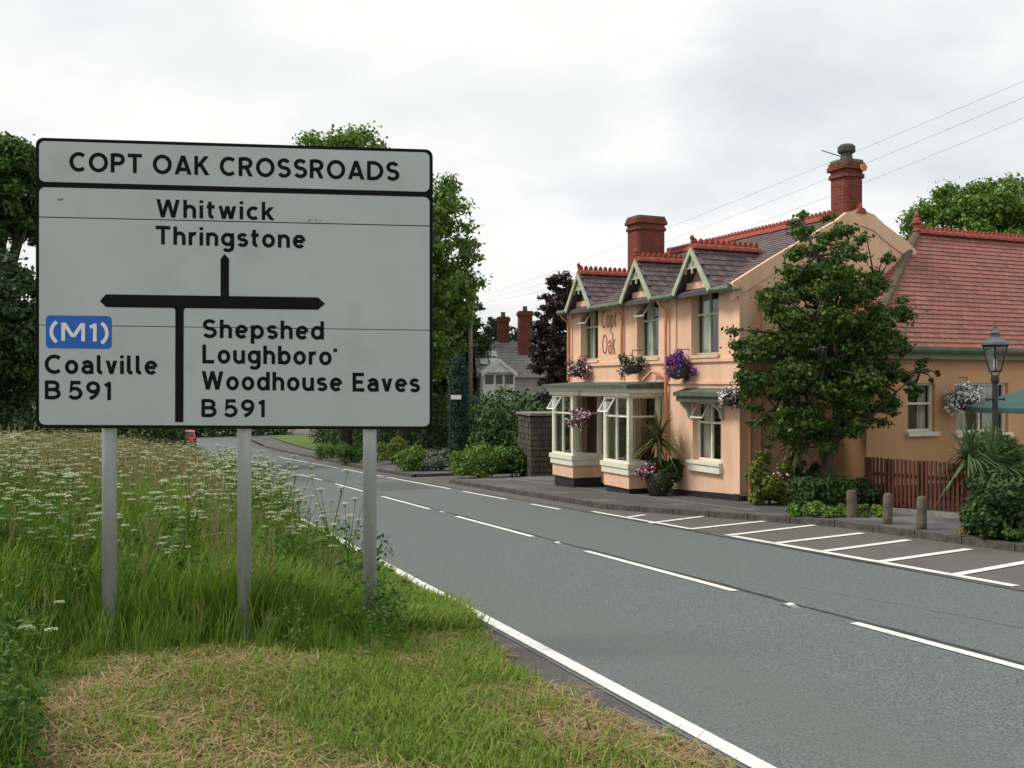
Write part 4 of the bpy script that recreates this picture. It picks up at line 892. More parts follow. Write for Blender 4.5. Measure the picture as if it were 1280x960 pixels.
for a, b_ in ((603,613),(616,624),(627,637)):
    xa_, z0 = L(a, 480); xb_, z1 = L(b_, 469); mb = MB(); mb.box(xa_,-1.53,z0,xb_,-1.505,z1); link('window', mb.mesh('window', mat('far_pane', (0.10,0.12,0.12), .2, spec=.6)), po)
for a, b_, tp, bt, dy in ((630,644,392,428,3.2),(654,671,386,432,2.0)):
    xa_, z0 = L(a, bt); xb_, z1 = L(b_, tp); mb = MB(); mb.box(xa_,dy-.4,z0-.5,xb_,dy+.4,z1-.3); mb.box(xa_-.08,dy-.48,z1-.299,xb_+.08,dy+.48,z1-.08); mb.box(xa_-.02,dy-.42,z1-.079,xb_+.02,dy+.42,z1)
    c_ = link('chimney', mb.mesh('chimney', BRICK), cot); xm_ = (xa_+xb_)/2; mb = MB(); mb.lathe([(.16,0),(.14,.28),(.17,.32)], 8, (xm_,dy,z1)); link('chimney_pot', mb.mesh('chimney_pot', MATS['sooty_clay']), c_)

# ------------------------------------------------------------------ stone pier left of the pub
sp = GP(671, 592, UP); Y = 33.0; sp = Vector(((676-640)/1200*Y, Y, gz(.9, Y)))
pier = empty('stone_pier', sp, BANG*.5, label='dark rough stone garden wall pier with flat cap left of the pub bays', category='wall')
hp = (480-516)/1200*Y-sp.z
mb = MB(); mb.box(-.40,-.42,-.2,.62,1.6,hp-.1); link('core', mb.mesh('core', mat('dark_mortar', (0.035,0.032,0.028), 1)), pier)
z = 0.0
while z < hp-.16:
    hh = random.uniform(.15, .24); hh = min(hh, hp-.12-z); x = -.42
    while x < .62:
        w = random.uniform(.2, .42); w = min(w, .66-x); j = random.uniform(0, .03)
        mb = MB(); mb.prism([(x+.012,-.44-j,z+.012),(x+w-.012,-.44-j+.01,z+.02),(x+w-.014,-.44-j,z+hh-.014),(x+.015,-.44-j+.012,z+hh-.01)], (0,.1,0)); link('stone', mb.mesh('stone', STONE), pier); x += w
    y = -.42
    while y < 1.5:
        w = random.uniform(.25, .45); j = random.uniform(0, .03)
        mb = MB(); mb.box(-.44-j, y+.012, z+.012, -.40, y+w-.012, z+hh-.012); link('stone', mb.mesh('stone', STONE), pier); y += w
    z += hh
mb = MB(); mb.box(-.52,-.54,hp-.08,.76,1.7,hp); link('capstone', mb.mesh('capstone', mat('cap_grey', (0.22,0.22,0.20), .9, (0.15,0.15,0.13), 5)), pier)
hedge('hedge', [Vector((1.9,36,gz(1.9,36))), Vector((3.0,42,gz(3,42)))], 2.9, 1.6, 9000, DARKL, 'dark evergreen bush behind the stone pier', .15)

# ------------------------------------------------------------------ car at the junction
cp = AO(80, 3.55, .0)
car = empty('parked_car', cp, ROADANG, label='small red car far down the road beneath the sign', category='car')
RED = mat('car_red', (0.42,0.015,0.012), .25, spec=.6)
side = [(-1.95,.30),(-2.0,.55),(-1.98,.85),(-1.80,.98),(-1.55,1.40),(-1.2,1.47),(.2,1.45),(.55,1.36),(1.05,.95),(1.85,.80),(2.0,.62),(2.0,.32),(1.6,.25),(-1.6,.25)]
mb = MB(); n = len(side); V = []
for y, sq in ((-.82,.0),(-.62,1),(.62,1),(.82,.0)):
    for x, z in side: V.append((x, y*(1 if z < .95 else .86), z if sq or z < .95 else z-.03))
F = [tuple(range(n)), tuple(range(3*n, 4*n))[::-1]]
for j in range(3):
    for i in range(n): F.append((j*n+i, (j)*n+(i+1)%n, (j+1)*n+(i+1)%n, (j+1)*n+i))
mb.add(V, F); link('body', mb.mesh('body', RED), car)
mb = MB(); mb.quad((-1.80,-.60,1.03),(-1.80,.60,1.03),(-1.575,.54,1.38),(-1.575,-.54,1.38)); link('rear_window', mb.mesh('rear_window', mat('car_glass', (0.02,0.025,0.03), .08, spec=.8)), car)
mb = MB(); mb.box(-2.06,-.80,.28,-1.97,.80,.56); link('bumper', mb.mesh('bumper', BLACK), car)
for s in (-1, 1):
    mb = MB(); mb.box(-2.03,s*.62,.68,-1.9,s*.80,.92); link('tail_light', mb.mesh('tail_light', mat('lamp_red', (0.3,0.01,0.01), .3)), car)
    for x in (-1.3, 1.3):
        mb = MB(); mb.tube([(x,s*.62,.31),(x,s*.83,.31)], .31, 16); w = link('wheel', mb.mesh('wheel', mat('tyre', (0.02,0.02,0.02), .9)), car)
        mb = MB(); mb.tube([(x,s*.831,.31),(x,s*.84,.31)], .18, 12); link('rim', mb.mesh('rim', ALU), w)
mb = MB(); mb.box(-2.062,-.26,.60,-2.0,.26,.71); link('number_plate', mb.mesh('plate', mat('plate_yellow', (0.7,0.6,0.1), .5)), car)

# ------------------------------------------------------------------ lamp post, parasol, bollards, fence
lp = Vector((.5033*17, 17, 0)); lp.z = gz(lp.x, lp.y)+UP
lamp = empty('lamp_post', lp, R(20), label='black Victorian style lantern on a post in front of the tiled wing', category='street lamp')
z = lambda py: (480-py)/1200*17-lp.z
mb = MB(); mb.lathe([(.13,0),(.13,.12),(.09,.2),(.08,.6),(.06,.65),(.05,.9),(.048,z(476)-.05),(.07,z(476)),(.07,z(471)),(.03,z(469))], 14); post = link('pole', mb.mesh('pole', BLACK, smooth=False), lamp)
mb = MB(); mb.tube([(-.2,0,z(499)),(.2,0,z(499))], .018, 8); mb.lathe([(.0,0),(.025,.01),(.025,.05),(0,.06)], 8, (-.2,0,z(499)-.03)); mb.lathe([(.0,0),(.025,.01),(.025,.05),(0,.06)], 8, (.2,0,z(499)-.03)); link('ladder_bar', mb.mesh('ladder_bar', BLACK), post)
zb_, zt_ = z(464), z(433); rb, rt_ = .09, .19
mb = MB()
for k_ in range(4):
    a = R(45+90*k_); mb.tube([(rb*math.cos(a), rb*math.sin(a), zb_), (rt_*math.cos(a), rt_*math.sin(a), zt_)], .014, 6)
mb.lathe([(rb,-.02),(rb+.02,.0),(rb,.02)], 4, (0,0,zb_), R(45)); mb.lathe([(rt_,-.01),(rt_+.03,.01),(rt_+.02,.03)], 4, (0,0,zt_), R(45))
for a in (0, math.pi/2): mb.tube([(.03*math.cos(a),.03*math.sin(a),zb_-.12),(.1*math.cos(a),.1*math.sin(a),zb_-.03)], .01, 5); mb.tube([(-.03*math.cos(a),-.03*math.sin(a),zb_-.12),(-.1*math.cos(a),-.1*math.sin(a),zb_-.03)], .01, 5)
lan = link('lantern', mb.mesh('lantern', BLACK), lamp)
mb = MB(); mb.lathe([(rt_+.05,0),(rt_+.03,.04),(.10,.13),(.07,.15),(.07,.20),(.10,.21),(.03,.26),(.015,.30),(.03,.32),(.005,.40)], 4, (0,0,zt_+.028), R(45)); link('lantern_roof', mb.mesh('lantern_roof', mat('lantern_metal', (0.05,0.06,0.065), .35, (0.09,0.10,0.11), 6, spec=.6)), lan)
q = MB()
for k_ in range(4):
    a, b_ = R(45+90*k_), R(135+90*k_); q.quad((rb*math.cos(a),rb*math.sin(a),zb_+.02),(rb*math.cos(b_),rb*math.sin(b_),zb_+.02),(rt_*math.cos(b_),rt_*math.sin(b_),zt_-.01),(rt_*math.cos(a),rt_*math.sin(a),zt_-.01))
link('pane', q.mesh('pane', GLASS), lan)
mb = MB(); mb.lathe([(.02,0),(.03,.03),(.025,.16),(.01,.2)], 8, (0,0,zb_+.03)); link('bulb', mb.mesh('bulb', mat('bulb_glass', (0.7,0.7,0.66), .3)), lan)

up_ = Vector((.56*18.6, 18.6, 0)); up_.z = gz(up_.x, up_.y)+UP
par = empty('parasol', up_, R(10), label='open teal-green parasol at the right edge behind the lamp post', category='parasol')
TEAL = mat('teal_canvas', (0.04,0.085,0.083), .8, (0.05,0.105,0.10), 3)
zr_ = (480-509)/1200*18.6-up_.z; za_ = (480-477)/1200*18.6-up_.z
for k_ in range(8):
    a, b_ = R(45*k_), R(45*k_+45); mb = MB(); r_ = 1.5
    mb.quad((0,0,za_),(r_*math.cos(a),r_*math.sin(a),zr_),(r_*math.cos(b_),r_*math.sin(b_),zr_)); mb.quad((r_*math.cos(a),r_*math.sin(a),zr_),(r_*math.cos(b_),r_*math.sin(b_),zr_),(r_*math.cos(b_),r_*math.sin(b_),zr_-.1),(r_*math.cos(a),r_*math.sin(a),zr_-.1)); link('canopy_panel', mb.mesh('canopy_panel', TEAL), par)
mb = MB(); mb.tube([(0,0,0),(0,0,za_+.08)], .025, 8); link('pole', mb.mesh('pole', WOODRED), par)

BOLL = mat('weathered_bollard', (0.15,0.12,0.095), .95, (0.085,0.07,0.058), 7, 5, bump=.6, bscale=20, col3=(0.11,0.12,0.045), scale3=4, lo3=.5, hi3=.68)
for i, (px, py, top, w, flat_) in enumerate([(1065,647,613,13,1),(1109,655,616,12,0),(1152,662,620,12.5,0)]):
    p = GP(px, py, UP); h = (py-top)/1200*p.y; r_ = w/1200*p.y/2; mb = MB()
    prf = [(r_*1.02,-.1),(r_,.2*h),(r_*.97,.6*h),(r_*.95,.85*h)] + ([(r_*.9,.98*h),(r_*.7,h)] if flat_ else [(r_*.82,.94*h),(r_*.5,.99*h),(r_*.1,h)])
    mb.lathe(prf, 12, (0,0,0), .2, 1, .9); o = link('bollard', mb.mesh('bollard', BOLL, smooth=not flat_), None, p, (R(random.uniform(-2,2)), R(random.uniform(-2,2)), 0))
    o['label'] = ['flat-topped stone bollard in the flower bed edge, nearest the tree', 'rounded stone bollard, middle of the three', 'rounded mossy stone bollard nearest the right-hand bush'][i]; o['category'] = 'bollard'; o['group'] = 'stone bollards beside the layby'

FR = GP(1212, 649, UP); FL = Vector((FR.x-2.2*.4958, FR.y+2.2*.868, 0)); FL.z = gz(FL.x, FL.y)+UP
d = Vector((FR.x-FL.x, FR.y-FL.y, 0)); Lf = d.length; fang = math.atan2(d.y, d.x); slope = (FR.z-FL.z)/Lf
fence = empty('picket_fence', FL, fang, label='dark red-stained slatted fence on a low concrete kerb before the ochre wall', category='fence')
zt0 = (480-571)/1200*FL.y-FL.z; zt1 = (480-580)/1200*FR.y-FL.z
def zf_(x, f): return slope*x+.10 + f*((zt0+(zt1-zt0)*x/Lf)-(slope*x+.10))
mb = MB(); mb.prism([(0,-.06,-.1),(Lf,-.06,slope*Lf-.1),(Lf,-.06,slope*Lf+.09),(0,-.06,.09)], (0,.12,0)); link('footing', mb.mesh('footing', MATS['pale_concrete']), fence)
for f in (.22, .62, ):
    mb = MB(); mb.prism([(0,.02,zf_(0,f)),(Lf,.02,zf_(Lf,f)),(Lf,.02,zf_(Lf,f)+.07),(0,.02,zf_(0,f)+.07)], (0,.03,0)); link('rail', mb.mesh('rail', WOODRED), fence)
n = 25
for i in range(n):
    x = (i+.5)*Lf/n; w = .024; j = random.uniform(-.01,.01)
    mb = MB(); mb.prism([(x-w,-.012,zf_(x,0)+.02),(x+w,-.012,zf_(x,0)+.02),(x+w,-.012,zf_(x,1)+j),(x-w,-.012,zf_(x,1)+j)], (0,.025,0)); link('slat', mb.mesh('slat', WOODRED), fence)
for x in (.02, Lf*.22, Lf*.55, Lf*.98):
    mb = MB(); mb.box(x-.045,.051,-.1+slope*x,x+.045,.14,zf_(x,1)-.02); link('post', mb.mesh('post', WOODRED), fence)

# ------------------------------------------------------------------ the pub tree and planting
tb = GP(1035, 634, UP)
ky = tb.y/1200
def TB(px, py, dy=0, r=0): q = atY(px, py, tb.y+dy); return (q.x, q.y, q.z, r*ky)
bl = []
rg = random.Random(5)
for (px, py, r, c) in [(1003,290,20,2),(1002,268,9,1),(1050,312,28,3),(1010,335,30,4),(970,372,28,4),(1045,362,36,5),(1092,352,24,3),(952,425,28,4),(995,415,36,5),(1045,415,38,6),(1095,412,34,5),(1122,388,14,2),(1128,430,16,2),
                       (945,478,24,4),(985,480,34,5),(1030,470,38,6),(1080,470,36,6),(1118,462,22,3),(950,520,16,2),(985,528,26,4),(1025,530,30,4),(1072,518,28,4),(1108,505,18,3),(1150,455,10,2),(1140,492,12,2),(1165,470,8,1),(965,392,14,2),(1110,325,10,2),(1000,555,13,2),(968,548,10,2),(930,500,10,2),(926,460,8,1),(1030,300,12,1),(1075,300,10,1)]:
    for k_ in range(c*5):
        bl.append(TB(px+rg.gauss(0,.45)*r, py+rg.gauss(0,.45)*r, rg.uniform(-1.3,1.3)*min(1, r/30), min(13, r*rg.uniform(.22,.42))))
PUBT = leafmat('pub_tree_leaf', [(0.026,0.052,0.009), (0.052,0.098,0.015), (0.10,0.165,0.027), (0.034,0.070,0.012)], .28)
pt = empty('tree', tb, 0, label='dark broad-leaved tree in the flower bed before the pub gable', category='tree')
loc = [(b[0]-tb.x, b[1]-tb.y, b[2]-tb.z, b[3]) for b in bl]
P, nn = blobcloud(loc, 80000, .85, .6, .50); V, F = kites(P, nn, .082*(.55+.9*RNG.random(len(P))), .66); link('crown', npmesh('crown', V, F, PUBT), pt, kind='stuff')
mb = MB()
def lo(px, py, dy=0): q = atY(px, py, tb.y+dy); return Vector((q.x-tb.x, q.y-tb.y, q.z-tb.z))
mb.tube([(0,0,-.2), lo(1034,610), lo(1034,588), lo(1038,560)], [.15,.12,.11,.09], 10)
lims = [([lo(1034,590), lo(1026,560), lo(1018,530), lo(1000,470), lo(985,420)], .075), ([lo(1038,562), lo(1045,520), lo(1046,460), lo(1044,390), lo(1020,320), lo(1003,275)], .085), ([lo(1036,575), lo(1048,548), lo(1070,510), lo(1095,460), lo(1110,410)], .07),
        ([lo(1026,560), lo(1000,535,.4), lo(970,510,.6), lo(945,480,.6)], .045), ([lo(1048,548), lo(1085,525,-.5), lo(1120,490,-.7), lo(1150,465,-.7)], .045), ([lo(1046,460), lo(1075,420,.4), lo(1095,360,.6)], .04), ([lo(1040,500), lo(1030,460,-.8), lo(1020,400,-1)], .045)]
for pts, r0 in lims: mb.tube(pts, [r0*(1-.8*i/(len(pts)-1)) for i in range(len(pts))], 7)
for q in random.sample(loc, 150):
    s = min((Vector(p_) for pts, _ in lims for p_ in pts), key=lambda v: (v-Vector(q[:3])).length); mb.tube([s, s.lerp(Vector(q[:3]), .6)+Vector((0,0,.05)), q[:3]], [.022,.014,.005], 4)
link('trunk', mb.mesh('trunk', BARK, smooth=True), pt)

def gsh2(px, py, r, h, n, m, lab, lsz=.07, **kw): return gshrub(px, py, r, h, n, m, lab, lsz, UP, **kw)
gsh2(1010, 640, 32, 50, 6500, DARKL, 'dark low shrub left of the tree trunk in the flower bed')
gsh2(1048, 638, 32, 46, 6500, OAK, 'green shrub right around the foot of the pub tree')
gsh2(1085, 638, 28, 44, 5000, DARKL, 'dark shrub between the tree and the slatted fence')
gsh2(1128, 640, 14, 14, 1200, OAK, 'small weed clump between the middle and right bollards')
gsh2(1018, 645, 36, 18, 4500, BRIGHT, 'low bright green ground plant at the kerb under the tree', .06)
gsh2(1080, 645, 34, 15, 4000, BRIGHT, 'low bright plant beside the flat-topped bollard', .06)
gsh2(1258, 672, 46, 95, 12000, DARKL, 'large dark glossy bush at the right edge by the layby', .09, nb=16)
gsh2(1230, 640, 38, 125, 10000, OAK, 'green bush behind the lamp post foot', .09, nb=12)
gsh2(1275, 640, 30, 110, 5000, OAK, 'green bush at the right edge under the parasol', .09)
gsh2(1216, 668, 14, 40, 1500, leafmat('straw_leaf', [(0.22,0.17,0.06),(0.14,0.14,0.04),(0.30,0.22,0.10)]), 'straw-coloured dying fern at the foot of the right-hand bush', .12)
gsh2(1262, 674, 40, 20, 3000, OAK, 'low ground cover shrub at the layby corner', .05)
gsh2(962, 631, 28, 78, 5500, YELG, 'yellow-green shrub in a pot by the corner downpipes', .09)
gsh2(1235, 600, 20, 70, 2500, YELG, 'light green feathery shrub below the wing window', .10)

def cordyline(name, p, h, r, n, label, m=None):
    t = empty(name, p, 0, label=label, category='plant'); mb = MB(); mb.tube([(0,0,0),(.02,0,h*.45)], [.05,.035], 7); link('stem', mb.mesh('stem', BARK), t)
    mb = MB()
    for i in range(n):
        a = random.uniform(0, 6.28); el = random.uniform(-.5, 1.45); Lg = r*random.uniform(.75, 1.15); s = Vector((0,0,h*random.uniform(.40,.50))); dr = Vector((math.cos(a)*math.cos(el), math.sin(a)*math.cos(el), math.sin(el))); sd_ = Vector((-math.sin(a), math.cos(a), 0)); prev = None
        for k_ in range(5):
            f = k_/4; c = s+dr*Lg*f+Vector((0,0,-Lg*.45*f*f*max(0, math.cos(el)))); w = .022*(1-f)**.6+.002; cur = (c+sd_*w, c-sd_*w)
            if prev: mb.quad(prev[0], prev[1], cur[1], cur[0])
            prev = cur
    link('leaves', mb.mesh('leaves', m or leafmat('cordyline_leaf', [(0.05,0.07,0.02),(0.10,0.12,0.035),(0.15,0.12,0.045),(0.04,0.055,0.02)], .1)), t, kind='stuff')
    return t
FPOT = mat('dark_pot', (0.05,0.045,0.04), .8, (0.08,0.07,0.06), 6)
def flowers(name, c, r, n, cols, label, cat='flowers', green=.45, group=None, pot=False, hang=None, flat=.85, sz=.05, dish=None):
    c = Vector(c); t = empty(name, c, 0, label=label, category=cat, group=group)
    P, nn = blobcloud([(0,0,-.05*r,r*.62)]+[(r*random.uniform(-.75,.75),r*random.uniform(-.6,.6),r*random.uniform(-.75,.5),r*random.uniform(.18,.42)) for _ in range(14)], n, .4, flat, .2)
    k1 = int(n*green); V, F = kites(P[:k1], nn[:k1], .055*(.6+.8*RNG.random(k1)), .6); link('foliage', npmesh('foliage', V, F, DARKL), t, kind='stuff')
    rest = P[k1:]; rn = nn[k1:]; parts = np.array_split(np.arange(len(rest)), len(cols)); 
    for ids, cc in zip(parts, cols):
        q = rest[ids]*1.06; V, F = kites(q, rn[ids], sz*(.7+.6*RNG.random(len(ids))), .9); link('blooms', npmesh('blooms', V, F, mat('bloom_%d_%d_%d' % tuple(int(x*100) for x in cc), cc, .7)), t, kind='stuff')
    mb = MB(); mb.lathe([(r*.25,-r*.75),(r*.5,-r*.6),(r*.62,-r*.3),(r*.62,-r*.2)], 12); link('basket', mb.mesh('basket', FPOT), t)
    if hang: mb = MB(); mb.tube([(0,0,0),(0,0,hang[2]),(hang[0],hang[1],hang[2])], .012, 5); link('bracket', mb.mesh('bracket', BLACK), t)
    return t
def PW(s, u, z_): # pub local to world
    c, s_ = math.cos(BANG), math.sin(BANG); return Vector((5.32*K+K*(s*c-u*s_), 22.4*K+K*(s*s_+u*c), z_*K))
WHT, PNK, MAG, VIO, NAVY, RD, YEL = (0.75,0.72,0.70), (0.55,0.22,0.30), (0.45,0.03,0.16), (0.16,0.05,0.36), (0.04,0.03,0.14), (0.5,0.04,0.03), (0.65,0.45,0.05)
flowers('hanging_basket', PW(-.30,7.45,.52), .36, 1900, [PNK, NAVY, WHT, MAG, NAVY], 'pink and dark blue flower basket under the leftmost upper window', 'hanging basket', hang=(.3,.1,.3))
flowers('hanging_basket', PW(-.30,4.35,.60), .40, 2000, [WHT, NAVY, NAVY, YEL, NAVY], 'dark blue and white flower basket under the middle upper window', 'hanging basket', hang=(.3,.1,.3))
flowers('hanging_basket', PW(-.32,2.10,.50), .45, 2600, [VIO, VIO, MAG, VIO, NAVY], 'violet petunia basket under the right-hand upper window', 'hanging basket', green=.3, hang=(.3,.1,.35))
flowers('hanging_basket', PW(-1.1,5.95,-.95), .30, 1500, [WHT, MAG, WHT, PNK], 'white and crimson flower basket hanging between the two bays', 'hanging basket', hang=(0,0,.75))
flowers('hanging_basket', PW(-.35,-.1,-.28), .28, 1100, [WHT, WHT, PNK], 'white flower basket at the near corner of the pub', 'hanging basket', hang=(.3,.1,.3))
flowers('hanging_basket', PW(4.95,-2.05,-.28), .42, 2600, [WHT, WHT, (0.80,0.79,0.78)], 'white flower basket hanging on the ochre wing wall', 'hanging basket', green=.3, hang=(0,.35,.4))
# pots with cordylines by the facade
for (s, u, hgt, r_, lab, fl) in ((-.62, 2.55, 2.35, .85, 'spiky cordyline in a pot between the right bay and the ground window', [MAG, WHT, MAG]), (.95, -.75, 2.1, .62, 'spiky cordyline in a pot at the foot of the gable wall', [RD, WHT])):
    q = PW(s, u, 0); q.z = gz(q.x, q.y)+UP; cordyline('cordyline', q+Vector((0,0,.25)), hgt, r_, 150, lab)
    mb = MB(); mb.lathe([(.2,0),(.28,.3),(.33,.55),(.31,.56),(.28,.5)], 14); po = link('plant_pot', mb.mesh('plant_pot', FPOT, smooth=True), None, q); po['label'] = 'dark round pot holding the ' + ('cordyline beside the right bay' if u > 0 else 'cordyline at the gable wall'); po['category'] = 'pot'
    flowers('potted_flowers', q+Vector((-.28,-.1,.62)), .26, 700, fl, 'small crimson and white flowers at the ' + ('cordyline pot by the bay' if u > 0 else 'pot by the corner downpipes'), 'flowers')
    gq = q+Vector((.15,.0,.1)); shrub(gq, .42, .95, 2600, DARKL, 'dark leafy plant round the pot ' + ('beside the right bay' if u > 0 else 'by the gable wall'), .08)
for i, (px, py, Y) in enumerate([(1212, 560, 16.2), (1240, 575, 16.6)]):
    q = atY(px, py, Y); q.z = gz(q.x, q.y)+UP; cordyline('cordyline', q, 2.3-.3*i, .75, 130, ['arching palm-like plant left of the lamp post', 'arching palm-like plant at the lamp post'][i], leafmat('palm_leaf', [(0.05,0.09,0.03),(0.10,0.16,0.06),(0.07,0.12,0.04)], .15))

# ------------------------------------------------------------------ verge grass and wild flowers (uncountable: scattered over the bank)
GRN = leafmat('grass_blade', [(0.075,0.145,0.014), (0.14,0.235,0.024), (0.21,0.29,0.045), (0.10,0.185,0.018), (0.27,0.28,0.09)], .3, .6, .2, True)
TALLG = leafmat('tall_grass_blade', [(0.055,0.135,0.012), (0.12,0.235,0.022), (0.20,0.31,0.045), (0.08,0.18,0.016), (0.30,0.34,0.10)], .3, .6, .2, True)
STRAW = leafmat('straw', [(0.28,0.20,0.10), (0.40,0.30,0.16), (0.20,0.14,0.07), (0.33,0.26,0.12)], .15, .8, .1, True)
UMB = leafmat('umbel_white', [(0.56,0.58,0.40), (0.70,0.70,0.54), (0.44,0.50,0.28)], .2, .8, .1)
SEEDH = leafmat('seed_head', [(0.24,0.21,0.09), (0.32,0.30,0.13), (0.20,0.22,0.07)], .2, .8, .1, True)
src = bpy.data.collections.new('scatter_sources')
def srcobj(name, me): o = bpy.data.objects.new(name, me); src.objects.link(o); return o
def blades(n, h, r, w, bend, mb, lean=.35):
    for i in range(n):
        a = random.uniform(0, 6.28); q = r*math.sqrt(random.random()); x, y = q*math.cos(a), q*math.sin(a); b = random.uniform(0, 6.28); hh = h*random.uniform(.5, 1.1); bb = bend*random.uniform(.3, 1.2)*hh
        dx, dy = math.cos(b)*bb, math.sin(b)*bb; sx, sy = -math.sin(b+random.uniform(-.8,.8))*w, math.cos(b)*w; o = len(mb.v)
        for f, ww in ((0, .8), (.4, 1), (.75, .7)):
            cx, cy, cz = x+dx*f*f, y+dy*f*f, hh*f*(1-.15*f*bend); mb.v += [(cx-sx*ww, cy-sy*ww, cz), (cx+sx*ww, cy+sy*ww, cz)]
        mb.v.append((x+dx, y+dy, hh*(1-.22*bend))); mb.f += [(o, o+1, o+3, o+2), (o+2, o+3, o+5, o+4), (o+4, o+5, o+6)]
def scatter(name, pts, objs, label=None, parent=None):
    """pts: list of (x,y,z,scale,rotz,tilt,index)"""
    c = bpy.data.collections.new(name+'_pieces'); 
    for o in objs: c.objects.link(o)
    A = np.array(pts, float); me = bpy.data.meshes.new(name); me.vertices.add(len(A)); me.vertices.foreach_set('co', A[:, :3].astype(np.float32).ravel())
    at = me.attributes.new('sc', 'FLOAT', 'POINT'); at.data.foreach_set('value', A[:, 3].astype(np.float32))
    rt = np.zeros((len(A), 3), np.float32); rt[:, 0] = A[:, 5]*np.cos(A[:, 4]*3); rt[:, 1] = A[:, 5]*np.sin(A[:, 4]*3); rt[:, 2] = A[:, 4]
    at = me.attributes.new('rt', 'FLOAT_VECTOR', 'POINT'); at.data.foreach_set('vector', rt.ravel())
    at = me.attributes.new('ix', 'INT', 'POINT'); at.data.foreach_set('value', A[:, 6].astype(np.int32))
    ob = link(name, me, parent, kind='stuff')
    if label: ob['label'] = label; ob['category'] = 'grass' if 'grass' in name or 'straw' in name else 'wild flowers'
    ng = bpy.data.node_groups.new(name, 'GeometryNodeTree'); ng.interface.new_socket('Geometry', in_out='INPUT', socket_type='NodeSocketGeometry'); ng.interface.new_socket('Geometry', in_out='OUTPUT', socket_type='NodeSocketGeometry')
    n = ng.nodes; l = ng.links; gi = n.new('NodeGroupInput'); go = n.new('NodeGroupOutput'); ip = n.new('GeometryNodeInstanceOnPoints'); ci = n.new('GeometryNodeCollectionInfo')
    ci.inputs['Collection'].default_value = c; ci.inputs['Separate Children'].default_value = True; ci.inputs['Reset Children'].default_value = True
    ip.inputs['Pick Instance'].default_value = True
    def na(nm, ty): q = n.new('GeometryNodeInputNamedAttribute'); q.data_type = ty; q.inputs['Name'].default_value = nm; return q.outputs['Attribute']
    l.new(gi.outputs[0], ip.inputs['Points']); l.new(ci.outputs[0], ip.inputs['Instance']); l.new(na('ix', 'INT'), ip.inputs['Instance Index']); l.new(na('rt', 'FLOAT_VECTOR'), ip.inputs['Rotation']); l.new(na('sc', 'FLOAT'), ip.inputs['Scale'])
    l.new(ip.outputs[0], go.inputs[0]); m = ob.modifiers.new('scatter', 'NODES'); m.node_group = ng; return ob
# piece meshes
short = []; tall = []; straw = []; seeds = []
for i in range(5):
    mb = MB(); blades(34, .12, .13, .0034, .7, mb); short.append(srcobj('short_%d' % i, mb.mesh('short', GRN)))
for i in range(5):
    mb = MB(); blades(30, .80, .17, .0060, .45, mb); tall.append(srcobj('tall_%d' % i, mb.mesh('tall', TALLG)))
for i in range(4):
    mb = MB()
    for j in range(40):
        a = random.uniform(0, 6.28); b = random.uniform(0, 6.28); q = .17*math.sqrt(random.random()); Lg = random.uniform(.08, .22); c = Vector((q*math.cos(a), q*math.sin(a), random.uniform(.005, .05))); dd = Vector((math.cos(b), math.sin(b), random.uniform(-.15,.35)))*Lg/2; s = Vector((-math.sin(b), math.cos(b), 0))*.0028
        mb.quad(c-dd-s, c-dd+s, c+s*1.1+Vector((0,0,.012)), c-s*1.1+Vector((0,0,.012))); mb.quad(c-s*1.1+Vector((0,0,.012)), c+s*1.1+Vector((0,0,.012)), c+dd+s*.5, c+dd-s*.5)
    straw.append(srcobj('straw_%d' % i, mb.mesh('straw', STRAW)))
def seedgrass():
    mb = MB(); mb2 = MB()
    for j in range(7):
        x, y = random.uniform(-.12,.12), random.uniform(-.12,.12); b = random.uniform(0, 6.28); hh = random.uniform(.8, 1.15); bx_, by_ = math.cos(b)*.12, math.sin(b)*.12
        P = [(x+bx_*f*f, y+by_*f*f, hh*f) for f in (0,.4,.75,1)]; mb.tube(P, [.0035,.003,.0025,.002], 3, False)
        for k_ in range(16):
            f = .76+.24*k_/16; c = Vector((x+bx_*f*f+random.uniform(-.016,.016), y+by_*f*f+random.uniform(-.016,.016), hh*f)); s = Vector((random.uniform(-1,1), random.uniform(-1,1), 0)).normalized()*.006; mb2.quad(c-s, c+Vector((0,0,-.015)), c+s, c+Vector((0,0,.02)))
    nf = len(mb.f); mb.add(mb2.v, mb2.f); me = mb.mesh('seedgrass', [STRAW, SEEDH]); 
    for i_, p_ in enumerate(me.polygons): p_.material_index = 0 if i_ < nf else 1
    return me
for i in range(4): seeds.append(srcobj('seed_%d' % i, seedgrass()))
